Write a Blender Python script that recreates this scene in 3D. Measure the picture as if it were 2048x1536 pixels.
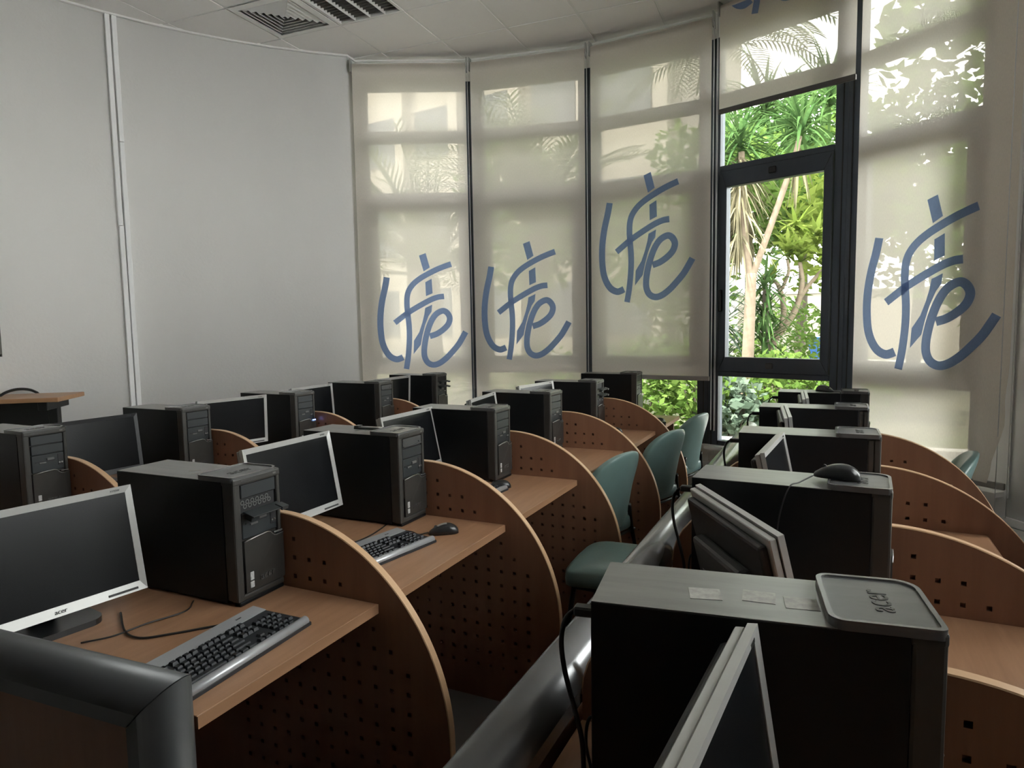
import bpy, bmesh, math, random
from mathutils import Vector, Matrix
import numpy as np
S, Cc, PI = math.sin, math.cos, math.pi
scene = bpy.context.scene
for o in list(bpy.data.objects):
    bpy.data.objects.remove(o)
COL = scene.collection

# ------------------------------------------------------------------ camera
F_PX, PITCH, ROLL, YAW, CAM_H = 1347.46, math.radians(5.0979), math.radians(-0.9708), math.radians(25.6558), 1.5275
cd = bpy.data.cameras.new('camera'); cam = bpy.data.objects.new('camera', cd); COL.objects.link(cam)
cd.sensor_width = 36.0; cd.lens = F_PX / 2048 * 36.0; cd.clip_start = 0.02; cd.clip_end = 300
Fv = Vector((-S(YAW) * Cc(PITCH), Cc(YAW) * Cc(PITCH), -S(PITCH)))
R0 = Vector((Cc(YAW), S(YAW), 0)); U0 = R0.cross(Fv)
Rv = Cc(ROLL) * R0 + S(ROLL) * U0; Uv = -S(ROLL) * R0 + Cc(ROLL) * U0
cam.matrix_world = Matrix(((Rv.x, Uv.x, -Fv.x, 0), (Rv.y, Uv.y, -Fv.y, 0), (Rv.z, Uv.z, -Fv.z, CAM_H), (0, 0, 0, 1)))
scene.camera = cam

# ------------------------------------------------------------------ world, sun, exposure
world = bpy.data.worlds.new('sky'); scene.world = world; world.use_nodes = True
bg = world.node_tree.nodes['Background']; bg.inputs[0].default_value = (1.0, 0.985, 0.97, 1); bg.inputs[1].default_value = 5.0
sl = bpy.data.lights.new('sun', 'SUN'); sl.energy = 9.0; sl.angle = math.radians(2.0); sl.color = (1, 0.95, 0.86)
sun = bpy.data.objects.new('sun', sl); COL.objects.link(sun)
sun.rotation_euler = Vector((0.8, 0.9, -2.6)).to_track_quat('-Z', 'Y').to_euler()
scene.view_settings.view_transform = 'Standard'; scene.view_settings.look = 'None'
scene.view_settings.gamma = 1.0; scene.view_settings.use_curve_mapping = False
scene.view_settings.exposure = 1.4
scene.cycles.max_bounces = 10; scene.cycles.diffuse_bounces = 5; scene.cycles.glossy_bounces = 4
scene.cycles.transmission_bounces = 8; scene.cycles.transparent_max_bounces = 16
scene.cycles.caustics_reflective = False; scene.cycles.caustics_refractive = False
scene.cycles.sample_clamp_indirect = 8.0
scene.cycles.use_denoising = True

# ------------------------------------------------------------------ materials
MATS = {}
def mat(name, col, rough=0.5, metal=0.0, spec=0.5, noise=None, bump=None, emit=None, coat=0.0):
    """noise=(scale xyz, amount, col2); bump=(scale, strength)"""
    m = bpy.data.materials.new(name); m.use_nodes = True
    nt = m.node_tree; b = nt.nodes['Principled BSDF']
    b.inputs['Base Color'].default_value = (*col, 1); b.inputs['Roughness'].default_value = rough
    b.inputs['Metallic'].default_value = metal; b.inputs['Specular IOR Level'].default_value = spec
    b.inputs['Coat Weight'].default_value = coat
    tc = nt.nodes.new('ShaderNodeTexCoord')
    if noise:
        sc, amt, col2 = noise
        mp = nt.nodes.new('ShaderNodeMapping'); mp.inputs['Scale'].default_value = sc
        nz = nt.nodes.new('ShaderNodeTexNoise'); nz.inputs['Scale'].default_value = 1.0; nz.inputs['Detail'].default_value = 6
        nz.inputs['Roughness'].default_value = 0.6
        rp = nt.nodes.new('ShaderNodeMapRange'); rp.inputs['From Min'].default_value = 0.3; rp.inputs['From Max'].default_value = 0.7
        rp.inputs['To Max'].default_value = amt
        mx = nt.nodes.new('ShaderNodeMix'); mx.data_type = 'RGBA'
        mx.inputs[6].default_value = (*col, 1); mx.inputs[7].default_value = (*col2, 1)
        L = nt.links.new
        L(tc.outputs['Object'], mp.inputs[0]); L(mp.outputs[0], nz.inputs['Vector']); L(nz.outputs[0], rp.inputs[0])
        L(rp.outputs[0], mx.inputs[0]); L(mx.outputs[2], b.inputs['Base Color'])
    if bump:
        bs, st = bump
        nz2 = nt.nodes.new('ShaderNodeTexNoise'); nz2.inputs['Scale'].default_value = bs; nz2.inputs['Detail'].default_value = 4
        bp = nt.nodes.new('ShaderNodeBump'); bp.inputs['Strength'].default_value = st; bp.inputs['Distance'].default_value = 0.01
        nt.links.new(tc.outputs['Object'], nz2.inputs['Vector']); nt.links.new(nz2.outputs[0], bp.inputs['Height'])
        nt.links.new(bp.outputs[0], b.inputs['Normal'])
    if emit:
        b.inputs['Emission Color'].default_value = (*emit[0], 1); b.inputs['Emission Strength'].default_value = emit[1]
    MATS[name] = m
    return m

def leafmat(name, col, col2, trans=0.45, sc=3.0):
    m = bpy.data.materials.new(name); m.use_nodes = True; nt = m.node_tree
    nt.nodes.remove(nt.nodes['Principled BSDF']); out = nt.nodes['Material Output']
    g = nt.nodes.new('ShaderNodeNewGeometry')
    rn = nt.nodes.new('ShaderNodeTexNoise'); rn.inputs['Scale'].default_value = sc
    tc = nt.nodes.new('ShaderNodeTexCoord'); nt.links.new(tc.outputs['Object'], rn.inputs['Vector'])
    ad = nt.nodes.new('ShaderNodeMath'); ad.operation = 'ADD'; nt.links.new(g.outputs['Random Per Island'], ad.inputs[0]); nt.links.new(rn.outputs[0], ad.inputs[1])
    hv = nt.nodes.new('ShaderNodeMath'); hv.operation = 'MULTIPLY'; hv.inputs[1].default_value = 0.55; nt.links.new(ad.outputs[0], hv.inputs[0])
    mx = nt.nodes.new('ShaderNodeMix'); mx.data_type = 'RGBA'; mx.inputs[6].default_value = (*col, 1); mx.inputs[7].default_value = (*col2, 1)
    nt.links.new(hv.outputs[0], mx.inputs[0])
    d = nt.nodes.new('ShaderNodeBsdfDiffuse'); t = nt.nodes.new('ShaderNodeBsdfTranslucent'); x = nt.nodes.new('ShaderNodeMixShader'); x.inputs[0].default_value = trans
    for s in (d, t): nt.links.new(mx.outputs[2], s.inputs[0])
    nt.links.new(d.outputs[0], x.inputs[1]); nt.links.new(t.outputs[0], x.inputs[2]); nt.links.new(x.outputs[0], out.inputs[0])
    MATS[name] = m; return m

def fabricmat(name, col, tcol, transp, trans):
    """woven sunscreen cloth: part see-through, part translucent, part matt"""
    m = bpy.data.materials.new(name); m.use_nodes = True; nt = m.node_tree
    nt.nodes.remove(nt.nodes['Principled BSDF']); out = nt.nodes['Material Output']; L = nt.links.new
    tc = nt.nodes.new('ShaderNodeTexCoord'); mp = nt.nodes.new('ShaderNodeMapping'); mp.inputs['Scale'].default_value = (40, 40, 9)
    nz = nt.nodes.new('ShaderNodeTexNoise'); nz.inputs['Scale'].default_value = 6; nz.inputs['Detail'].default_value = 5
    L(tc.outputs['Object'], mp.inputs[0]); L(mp.outputs[0], nz.inputs['Vector'])
    rp = nt.nodes.new('ShaderNodeMapRange'); rp.inputs['To Min'].default_value = 0.88; rp.inputs['To Max'].default_value = 1.08; L(nz.outputs[0], rp.inputs[0])
    vm = nt.nodes.new('ShaderNodeVectorMath'); vm.operation = 'SCALE'; vm.inputs[0].default_value = col; L(rp.outputs[0], vm.inputs['Scale'])
    d = nt.nodes.new('ShaderNodeBsdfDiffuse'); t = nt.nodes.new('ShaderNodeBsdfTranslucent'); p = nt.nodes.new('ShaderNodeBsdfTransparent')
    L(vm.outputs[0], d.inputs[0]); L(vm.outputs[0], t.inputs[0]); p.inputs[0].default_value = (*tcol, 1)
    x = nt.nodes.new('ShaderNodeMixShader'); x.inputs[0].default_value = trans; L(d.outputs[0], x.inputs[1]); L(t.outputs[0], x.inputs[2])
    y = nt.nodes.new('ShaderNodeMixShader'); y.inputs[0].default_value = transp; L(x.outputs[0], y.inputs[1]); L(p.outputs[0], y.inputs[2])
    L(y.outputs[0], out.inputs[0]); MATS[name] = m; return m

def glassmat(name):
    m = bpy.data.materials.new(name); m.use_nodes = True; nt = m.node_tree
    nt.nodes.remove(nt.nodes['Principled BSDF']); out = nt.nodes['Material Output']; L = nt.links.new
    p = nt.nodes.new('ShaderNodeBsdfTransparent'); p.inputs[0].default_value = (0.95, 0.975, 0.97, 1)
    g = nt.nodes.new('ShaderNodeBsdfGlossy'); g.inputs['Roughness'].default_value = 0.02
    f = nt.nodes.new('ShaderNodeFresnel'); f.inputs[0].default_value = 1.35
    x = nt.nodes.new('ShaderNodeMixShader'); L(f.outputs[0], x.inputs[0]); L(p.outputs[0], x.inputs[1]); L(g.outputs[0], x.inputs[2]); L(x.outputs[0], out.inputs[0])
    MATS[name] = m; return m

mat('plaster', (0.78, 0.765, 0.745), 0.9, noise=((0.9, 0.9, 0.4), 0.5, (0.68, 0.665, 0.65)), bump=(45, 0.12))
mat('plaster_dark', (0.20, 0.195, 0.19), 0.9, noise=((0.7, 0.7, 0.35), 0.5, (0.16, 0.157, 0.155)), bump=(45, 0.12))
mat('white_paint', (0.86, 0.86, 0.86), 0.6, bump=(30, 0.05))
mat('ceiling_tile', (0.84, 0.82, 0.80), 0.9, noise=((3, 3, 3), 0.3, (0.78, 0.755, 0.74)), bump=(160, 0.08))
mat('grid_white', (0.78, 0.77, 0.75), 0.5, noise=((4, 4, 4), 0.3, (0.7, 0.69, 0.67)))
mat('floor_tile', (0.20, 0.20, 0.195), 0.35, noise=((2, 2, 2), 0.5, (0.15, 0.15, 0.15)))
mat('platform_tile', (0.62, 0.61, 0.59), 0.45, noise=((2, 6, 2), 0.5, (0.50, 0.49, 0.48)))
mat('dark_void', (0.03, 0.03, 0.03), 0.9, noise=((9, 9, 9), 0.3, (0.05, 0.05, 0.05)))
mat('frame_metal', (0.05, 0.064, 0.085), 0.35, 0.2, noise=((25, 25, 3), 0.4, (0.07, 0.08, 0.10)))
mat('seal', (0.012, 0.012, 0.014), 0.6, noise=((9, 9, 9), 0.3, (0.02, 0.02, 0.02)))
mat('wood_desk', (0.42, 0.235, 0.135), 0.36, noise=((26, 2.2, 26), 0.9, (0.30, 0.155, 0.085)), bump=(200, 0.02))
mat('wood_panel', (0.27, 0.135, 0.082), 0.40, noise=((22, 22, 1.6), 0.8, (0.205, 0.098, 0.058)), bump=(200, 0.02))
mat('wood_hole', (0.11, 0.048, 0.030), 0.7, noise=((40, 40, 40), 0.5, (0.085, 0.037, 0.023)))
mat('desk_edge', (0.36, 0.20, 0.112), 0.36, noise=((26, 2.2, 26), 0.8, (0.29, 0.155, 0.085)))
mat('edge_band', (0.62, 0.40, 0.235), 0.38, noise=((8, 8, 8), 0.6, (0.52, 0.32, 0.18)))
mat('rail', (0.24, 0.245, 0.25), 0.25, 0.7, noise=((6, 0.6, 6), 0.6, (0.30, 0.30, 0.30)))  # rail finish lightened for the window sheen along the rows
mat('rail_shaded', (0.095, 0.098, 0.10), 0.40, 0.25, noise=((6, 0.6, 6), 0.6, (0.12, 0.12, 0.12)))  # same rail finish, darkened for the dim reflections in the foreground
mat('case_black', (0.004, 0.005, 0.0065), 0.45, spec=0.3, noise=((5, 5, 5), 0.5, (0.007, 0.008, 0.010)))
mat('case_top_sheen', (0.20, 0.20, 0.193), 0.34, 0.5, noise=((3, 22, 3), 0.8, (0.30, 0.295, 0.285)))  # top of the black case, lightened for dust and window sheen
mat('bezel_grey', (0.038, 0.036, 0.033), 0.40, noise=((7, 7, 7), 0.4, (0.075, 0.072, 0.066)))
mat('cap_grey', (0.085, 0.086, 0.086), 0.28, 0.2, noise=((8, 30, 8), 0.7, (0.14, 0.14, 0.14)))
mat('rim_grey', (0.22, 0.22, 0.215), 0.24, 0.5, noise=((9, 9, 9), 0.3, (0.2, 0.2, 0.2)))
mat('bay_black', (0.022, 0.026, 0.028), 0.45, noise=((9, 9, 9), 0.4, (0.034, 0.038, 0.04)))
mat('door_grey', (0.05, 0.048, 0.044), 0.33, 0.3, noise=((4, 4, 7), 0.6, (0.07, 0.067, 0.062)))
mat('emboss', (0.040, 0.040, 0.040), 0.35, noise=((9, 9, 9), 0.3, (0.04, 0.04, 0.04)))
mat('steel', (0.55, 0.55, 0.54), 0.32, 0.9, noise=((30, 30, 30), 0.3, (0.45, 0.45, 0.44)))
mat('sticker', (0.62, 0.62, 0.60), 0.5, noise=((200, 200, 160), 0.9, (0.30, 0.30, 0.32)))
mat('paper_label', (0.42, 0.41, 0.37), 0.7, noise=((60, 60, 60), 0.9, (0.24, 0.235, 0.22)))
mat('monitor_silver', (0.50, 0.50, 0.485), 0.38, 0.25, noise=((12, 12, 12), 0.4, (0.42, 0.42, 0.40)))
mat('monitor_black', (0.013, 0.014, 0.016), 0.45, noise=((8, 8, 8), 0.5, (0.022, 0.023, 0.025)))
mat('back_grey', (0.045, 0.046, 0.046), 0.5, noise=((8, 8, 8), 0.5, (0.07, 0.07, 0.07)))
mat('screen', (0.005, 0.0055, 0.0065), 0.26, spec=0.35, noise=((6, 6, 6), 0.6, (0.010, 0.011, 0.012)))
mat('key_silver', (0.46, 0.47, 0.49), 0.34, 0.4, noise=((20, 20, 20), 0.4, (0.38, 0.39, 0.41)))
mat('key_black', (0.016, 0.018, 0.022), 0.40, noise=((40, 40, 40), 0.5, (0.03, 0.032, 0.036)))
mat('plastic_black', (0.014, 0.015, 0.016), 0.28, noise=((15, 15, 15), 0.4, (0.024, 0.025, 0.026)))
mat('cable', (0.010, 0.010, 0.011), 0.45, noise=((20, 20, 20), 0.4, (0.018, 0.018, 0.018)))
mat('vinyl_green', (0.14, 0.215, 0.20), 0.30, noise=((9, 9, 9), 0.5, (0.165, 0.255, 0.245)), bump=(140, 0.06))
mat('tube_black', (0.012, 0.012, 0.012), 0.35, 0.3, noise=((9, 9, 9), 0.3, (0.02, 0.02, 0.02)))
mat('table_wood', (0.44, 0.25, 0.13), 0.4, noise=((3, 26, 26), 0.8, (0.34, 0.18, 0.09)))
mat('board_white', (0.80, 0.81, 0.81), 0.25, noise=((3, 3, 3), 0.3, (0.74, 0.75, 0.75)))
mat('board_frame', (0.06, 0.055, 0.045), 0.4, 0.4, noise=((9, 9, 9), 0.3, (0.09, 0.08, 0.07)))
mat('louvre_grey', (0.20, 0.20, 0.195), 0.35, 0.4, noise=((30, 12, 12), 0.6, (0.14, 0.14, 0.135)))
mat('blind_bar', (0.34, 0.32, 0.30), 0.5, noise=((9, 9, 9), 0.3, (0.28, 0.26, 0.245)))
mat('blind_bar_dark', (0.10, 0.095, 0.09), 0.5, noise=((9, 9, 9), 0.3, (0.13, 0.12, 0.115)))
mat('chain_white', (0.75, 0.76, 0.77), 0.4, noise=((9, 9, 9), 0.3, (0.7, 0.7, 0.7)))
mat('led_blue', (0.1, 0.2, 0.9), 0.3, emit=((0.15, 0.3, 1.0), 6.0), noise=((9, 9, 9), 0.3, (0.1, 0.25, 0.9)))
fabricmat('blind_cloth', (0.90, 0.835, 0.75), (0.96, 0.92, 0.86), 0.13, 0.30)
fabricmat('blind_print', (0.29, 0.395, 0.63), (0.5, 0.6, 0.9), 0.03, 0.40)
glassmat('glass')
leafmat('leaf_dracaena', (0.03, 0.075, 0.025), (0.10, 0.17, 0.055))
leafmat('leaf_dry', (0.12, 0.10, 0.06), (0.24, 0.22, 0.14), 0.3)
leafmat('leaf_shrub', (0.05, 0.11, 0.02), (0.15, 0.22, 0.055))
leafmat('leaf_pale', (0.07, 0.11, 0.075), (0.20, 0.25, 0.19))
leafmat('leaf_yellow', (0.09, 0.15, 0.02), (0.24, 0.29, 0.07), 0.55)
leafmat('leaf_palm', (0.04, 0.065, 0.025), (0.10, 0.13, 0.05), 0.35)
mat('bark_pale', (0.21, 0.16, 0.112), 0.85, noise=((8, 8, 22), 0.8, (0.145, 0.108, 0.073)), bump=(40, 0.4))
mat('bark_palm', (0.085, 0.068, 0.048), 0.9, noise=((9, 9, 16), 0.8, (0.05, 0.04, 0.03)), bump=(25, 0.6))
mat('soil', (0.08, 0.065, 0.04), 0.95, noise=((2, 2, 2), 0.8, (0.06, 0.09, 0.03)))
mat('paving', (0.30, 0.29, 0.27), 0.8, noise=((3, 3, 3), 0.5, (0.25, 0.24, 0.22)))
mat('render_white', (0.34, 0.31, 0.26), 0.85, noise=((0.6, 0.6, 0.6), 0.5, (0.27, 0.245, 0.205)))
mat('far_glass', (0.05, 0.06, 0.065), 0.25, noise=((2, 2, 2), 0.4, (0.08, 0.09, 0.10)))
mat('bin_blue', (0.02, 0.09, 0.26), 0.45, noise=((5, 5, 5), 0.3, (0.03, 0.11, 0.30)))

# ------------------------------------------------------------------ mesh helpers
def bx(bm, x0, x1, y0, y1, z0, z1, bev=0.0, seg=1, mtx=None):
    r = bmesh.ops.create_cube(bm, size=1.0); vs = r['verts']
    for v in vs:
        v.co = Vector((x0 + (v.co.x + .5) * (x1 - x0), y0 + (v.co.y + .5) * (y1 - y0), z0 + (v.co.z + .5) * (z1 - z0)))
    if bev > 0:
        es = list({e for v in vs for e in v.link_edges})
        r2 = bmesh.ops.bevel(bm, geom=es, offset=bev, segments=seg, profile=0.5, affect='EDGES', clamp_overlap=True)
        vs = list({v for f in r2['faces'] for v in f.verts} | {v for v in vs if v.is_valid})
    if mtx is not None:
        for v in vs: v.co = mtx @ v.co
    return vs

def box(x0, x1, y0, y1, z0, z1, bev=0.0, seg=1):
    bm = bmesh.new(); bx(bm, x0, x1, y0, y1, z0, z1, bev, seg); return bm

def tube_bm(bm, pts, r, n=8, closed=False, cap=True, radii=None):
    pts = [Vector(p) for p in pts]; rings = []; N = len(pts); up = None
    for i, p in enumerate(pts):
        if closed: d = pts[(i + 1) % N] - pts[i - 1]
        else: d = pts[min(i + 1, N - 1)] - pts[max(i - 1, 0)]
        d.normalize()
        if up is None:
            up = Vector((0, 0, 1)) if abs(d.z) < .9 else Vector((1, 0, 0))
        a = d.cross(up)
        if a.length < 1e-5: a = d.orthogonal()
        a.normalize(); up = a.cross(d).normalized()
        rr = radii[i] if radii else r
        rings.append([bm.verts.new(p + (a * Cc(2 * PI * k / n) + up * S(2 * PI * k / n)) * rr) for k in range(n)])
    for i in range(N if closed else N - 1):
        A, B = rings[i], rings[(i + 1) % N]
        for k in range(n):
            try:
                f = bm.faces.new((A[k], A[(k + 1) % n], B[(k + 1) % n], B[k])); f.smooth = True
            except ValueError: pass
    if cap and not closed:
        bm.faces.new(list(reversed(rings[0]))); bm.faces.new(rings[-1])

def tube(pts, r, n=8, **k):
    bm = bmesh.new(); tube_bm(bm, pts, r, n, **k); return bm

def spline(pts, n=10):
    """Catmull-Rom through the points"""
    P = [Vector(p) for p in pts]; P = [2 * P[0] - P[1]] + P + [2 * P[-1] - P[-2]]; out = []
    for i in range(1, len(P) - 2):
        for k in range(n):
            t = k / n
            out.append(0.5 * ((2 * P[i]) + (-P[i - 1] + P[i + 1]) * t + (2 * P[i - 1] - 5 * P[i] + 4 * P[i + 1] - P[i + 2]) * t * t
                              + (-P[i - 1] + 3 * P[i] - 3 * P[i + 1] + P[i + 2]) * t ** 3))
    out.append(P[-2]); return out

def extrude2d(loops, depth):
    """flat outline(s) with holes, filled and thickened to +-depth/2 in local z"""
    c = bpy.data.curves.new('tmp', 'CURVE'); c.dimensions = '2D'; c.fill_mode = 'BOTH'; c.extrude = depth / 2
    for pts in loops:
        s = c.splines.new('POLY'); s.points.add(len(pts) - 1); s.use_cyclic_u = True
        for p, q in zip(s.points, pts): p.co = (q[0], q[1], 0, 1)
    o = bpy.data.objects.new('tmp', c); m = bpy.data.meshes.new_from_object(o)
    bpy.data.objects.remove(o); bpy.data.curves.remove(c)
    return m

def map_mesh(m, fn):
    n = len(m.vertices); a = np.empty(n * 3); m.vertices.foreach_get('co', a); a = a.reshape(-1, 3)
    b = np.array([fn(*p) for p in a]); m.vertices.foreach_set('co', b.ravel()); m.update(); return m

def text_mesh(body, size, depth):
    c = bpy.data.curves.new('tmp', 'FONT'); c.body = body; c.size = size; c.extrude = depth / 2; c.align_x = 'CENTER'; c.align_y = 'CENTER'; c.resolution_u = 3
    o = bpy.data.objects.new('tmp', c); m = bpy.data.meshes.new_from_object(o)
    bpy.data.objects.remove(o); bpy.data.curves.remove(c); return m

def me(name, bm, material):
    m = bpy.data.meshes.new(name); bmesh.ops.recalc_face_normals(bm, faces=bm.faces); bm.to_mesh(m); bm.free(); m.materials.append(MATS[material]); return m

def obj(name, bm, material, parent=None, loc=(0, 0, 0), rot=(0, 0, 0)):
    if isinstance(bm, bmesh.types.BMesh): m = me(name, bm, material)
    else:
        m = bm
        if not m.materials: m.materials.append(MATS[material])
    o = bpy.data.objects.new(name, m); COL.objects.link(o); o.parent = parent; o.location = loc; o.rotation_euler = rot
    return o

def tag(o, label, cat=None, group=None, kind=None):
    o['label'] = label
    if cat: o['category'] = cat
    if group: o['group'] = group
    if kind: o['kind'] = kind
    return o

def thing(name, label, cat, loc=(0, 0, 0), rz=0.0, group=None):
    o = bpy.data.objects.new(name, None); COL.objects.link(o); o.empty_display_size = 0.05
    o.location = loc; o.rotation_euler = (0, 0, rz); return tag(o, label, cat, group)

def struct(name, bm, material, label, parent=None):
    o = obj(name, bm, material, parent); o['kind'] = 'structure'; o['label'] = label; return o

def copy_tree(o, parent=None):
    c = o.copy(); COL.objects.link(c); c.parent = parent
    for ch in list(o.children): copy_tree(ch, c)
    return c

def smooth(o, on=True):
    for p in o.data.polygons: p.use_smooth = on
    return o

def poly_prism(bm, pts, z0, z1):
    a = [bm.verts.new((p[0], p[1], z0)) for p in pts]; b = [bm.verts.new((p[0], p[1], z1)) for p in pts]; n = len(pts)
    bm.faces.new(list(reversed(a))); bm.faces.new(b)
    for i in range(n): bm.faces.new((a[i], a[(i + 1) % n], b[(i + 1) % n], b[i]))

def sellipsoid(bm, a, b, c, e1=0.5, e2=0.5, nu=20, nv=12, fn=None):
    pw = lambda v, e: math.copysign(abs(v) ** e, v)
    rings = []
    for j in range(1, nv):
        ph = -PI / 2 + PI * j / nv; ring = []
        for i in range(nu):
            th = 2 * PI * i / nu
            p = Vector((a * pw(Cc(ph), e1) * pw(Cc(th), e2), b * pw(Cc(ph), e1) * pw(S(th), e2), c * pw(S(ph), e1)))
            ring.append(bm.verts.new(fn(p) if fn else p))
        rings.append(ring)
    bot = Vector((0, 0, -c)); top = Vector((0, 0, c))
    vb = bm.verts.new(fn(bot) if fn else bot); vt = bm.verts.new(fn(top) if fn else top)
    for j in range(len(rings) - 1):
        for i in range(nu):
            f = bm.faces.new((rings[j][i], rings[j][(i + 1) % nu], rings[j + 1][(i + 1) % nu], rings[j + 1][i])); f.smooth = True
    for i in range(nu):
        bm.faces.new((vb, rings[0][(i + 1) % nu], rings[0][i])).smooth = True; bm.faces.new((vt, rings[-1][i], rings[-1][(i + 1) % nu])).smooth = True

# ------------------------------------------------------------------ the round room
WC = (-1.8548, 1.964); WR = 4.0231; PHI0 = -0.5964; DPHI = 0.27318; MODW = 1.09551
LC = (-1.466, 2.129); LR = 4.01
CEIL = 4.0; PLAT = 0.28
def Vw(i):
    a = PHI0 + i * DPHI; return (WC[0] + WR * S(a), WC[1] + WR * Cc(a))
ring = [Vw(i) for i in range(5)]
V5 = Vw(5); PIL = (1.24, 4.40)
right_pts = [Vw(i) for i in range(7, 12)]
left_pts = []
for k in range(41):
    ps = math.radians(-41 - (229 - 41) * k / 40)
    left_pts.append((LC[0] + LR * S(ps), LC[1] + LR * Cc(ps)))
boundary = ring + [V5, PIL, Vw(6)] + right_pts + list(reversed(left_pts))

def hull(pts):
    pts = sorted(set((round(p[0], 4), round(p[1], 4)) for p in pts)); cr = lambda o, a, b: (a[0] - o[0]) * (b[1] - o[1]) - (a[1] - o[1]) * (b[0] - o[0])
    lo = []
    for p in pts:
        while len(lo) > 1 and cr(lo[-2], lo[-1], p) <= 0: lo.pop()
        lo.append(p)
    up = []
    for p in reversed(pts):
        while len(up) > 1 and cr(up[-2], up[-1], p) <= 0: up.pop()
        up.append(p)
    return lo[:-1] + up[:-1]
HULL = hull(boundary)

def clip(poly, H):
    out = list(poly)
    for i in range(len(H)):
        a, b = H[i], H[(i + 1) % len(H)]; inp = out; out = []
        if not inp: return []
        f = lambda p: (b[0] - a[0]) * (p[1] - a[1]) - (b[1] - a[1]) * (p[0] - a[0])
        for k in range(len(inp)):
            p, q = inp[k], inp[(k + 1) % len(inp)]; fp, fq = f(p), f(q)
            if fp >= 0: out.append(p)
            if (fp >= 0) != (fq >= 0):
                t = fp / (fp - fq); out.append((p[0] + t * (q[0] - p[0]), p[1] + t * (q[1] - p[1])))
    return out

def wall_strip(pts, th, z0, z1, cen):
    """vertical wall along a polyline, thickened away from the room centre"""
    bm = bmesh.new(); n = len(pts); rows = []
    for i, p in enumerate(pts):
        d = Vector((p[0] - cen[0], p[1] - cen[1])); d.normalize(); q = (p[0] + d.x * th, p[1] + d.y * th)
        rows.append([bm.verts.new((p[0], p[1], z0)), bm.verts.new((p[0], p[1], z1)), bm.verts.new((q[0], q[1], z1)), bm.verts.new((q[0], q[1], z0))])
    for i in range(n - 1):
        A, B = rows[i], rows[i + 1]
        for k in range(4): bm.faces.new((A[k], A[(k + 1) % 4], B[(k + 1) % 4], B[k]))
    bm.faces.new(rows[0]); bm.faces.new(list(reversed(rows[-1]))); return bm

fl = bmesh.new(); poly_prism(fl, [(LC[0] + 4.6 * S(a), LC[1] + 4.6 * Cc(a)) for a in [2 * PI * k / 48 for k in range(48)]][::-1], -0.25, 0.0)
struct('floor', fl, 'floor_tile', 'grey tiled floor of the round computer room')
roof = bmesh.new(); poly_prism(roof, [(LC[0] - .1 + 4.45 * S(a), LC[1] + 4.45 * Cc(a)) for a in [2 * PI * k / 48 for k in range(48)]][::-1], 4.14, 4.5)
struct('roof_slab', roof, 'render_white', 'flat concrete roof above the suspended ceiling')
lw = struct('wall_left', wall_strip([(-4.114, 5.293)] + left_pts[:24], 0.2, -0.05, 4.16, LC), 'plaster', 'curved grey-white plaster wall on the left')
smooth(lw)
smooth(struct('wall_back', wall_strip(left_pts[23:], 0.2, -0.05, 4.16, LC), 'plaster_dark', 'curved plaster wall behind the viewer'))
smooth(struct('wall_right', wall_strip([V5, (1.04, 4.72), (1.15, 4.56), PIL, Vw(6)], 0.22, -0.05, 4.16, WC), 'white_paint', 'smooth white wall to the right of the windows'))

# raised ring along the windows
def inner_r(a):
    if a < 0.05: return 3.76
    if a > 0.5: return 3.5
    return 3.76 - 0.26 * (a - .05) / .45
pb = bmesh.new(); ang = [PHI0 - 0.06 + k * (1.50 + .66) / 40 for k in range(41)]
outer = [(WC[0] + 3.97 * S(a), WC[1] + 3.97 * Cc(a)) for a in ang]; inner = [(WC[0] + inner_r(a) * S(a), WC[1] + inner_r(a) * Cc(a)) for a in ang]
la = [math.radians(-42 - 78 * k / 20) for k in range(21)]
lin = lambda k: 3.76 - (3.76 - 3.05) * min(1, k / 7)
outer2 = [(LC[0] + 3.99 * S(a), LC[1] + 3.99 * Cc(a)) for a in la]; inner2 = [(LC[0] + lin(k) * S(a), LC[1] + lin(k) * Cc(a)) for k, a in enumerate(la)]
def ring_solid(bm, O, I, z0, z1):
    R = [[bm.verts.new((*o, z1)), bm.verts.new((*i, z1)), bm.verts.new((*i, z0)), bm.verts.new((*o, z0))] for o, i in zip(O, I)]
    for A, B in zip(R[:-1], R[1:]):
        for k in range(4): bm.faces.new((A[k], A[(k + 1) % 4], B[(k + 1) % 4], B[k]))
    bm.faces.new(R[0]); bm.faces.new(list(reversed(R[-1])))
ring_solid(pb, list(reversed(outer2)) + outer[1:], list(reversed(inner2)) + inner[1:], 0.0, PLAT)
struct('platform', pb, 'platform_tile', 'low pale tiled step running along the curved wall and windows')

# wall below and above the windows
def facet_pts(i0, i1): return [Vw(i) for i in range(i0, i1 + 1)]
struct('wall_window_lower', wall_strip(facet_pts(0, 5), 0.16, -0.05, 0.45, WC), 'white_paint', 'low white wall under the row of windows')
struct('wall_window_upper', wall_strip(facet_pts(0, 5), 0.16, 3.80, 4.16, WC), 'white_paint', 'narrow white wall band above the windows')
struct('wall_side_lower', wall_strip(facet_pts(6, 11), 0.16, -0.05, 0.45, WC), 'white_paint', 'low white wall under the added side windows')
struct('wall_side_top', wall_strip(facet_pts(6, 11), 0.16, 3.80, 4.16, WC), 'white_paint', 'white wall band above the added side windows')
def base_strip(pts, cen, d, h, z):
    P = []
    for p in pts:
        v = Vector((p[0] - cen[0], p[1] - cen[1])).normalized(); P.append((p[0] - v.x * d, p[1] - v.y * d))
    return wall_strip(P, d, z, z + h, cen)
struct('baseboard_window', base_strip(facet_pts(0, 5), WC, 0.015, 0.035, PLAT), 'white_paint', 'white skirting under the windows')
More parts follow.
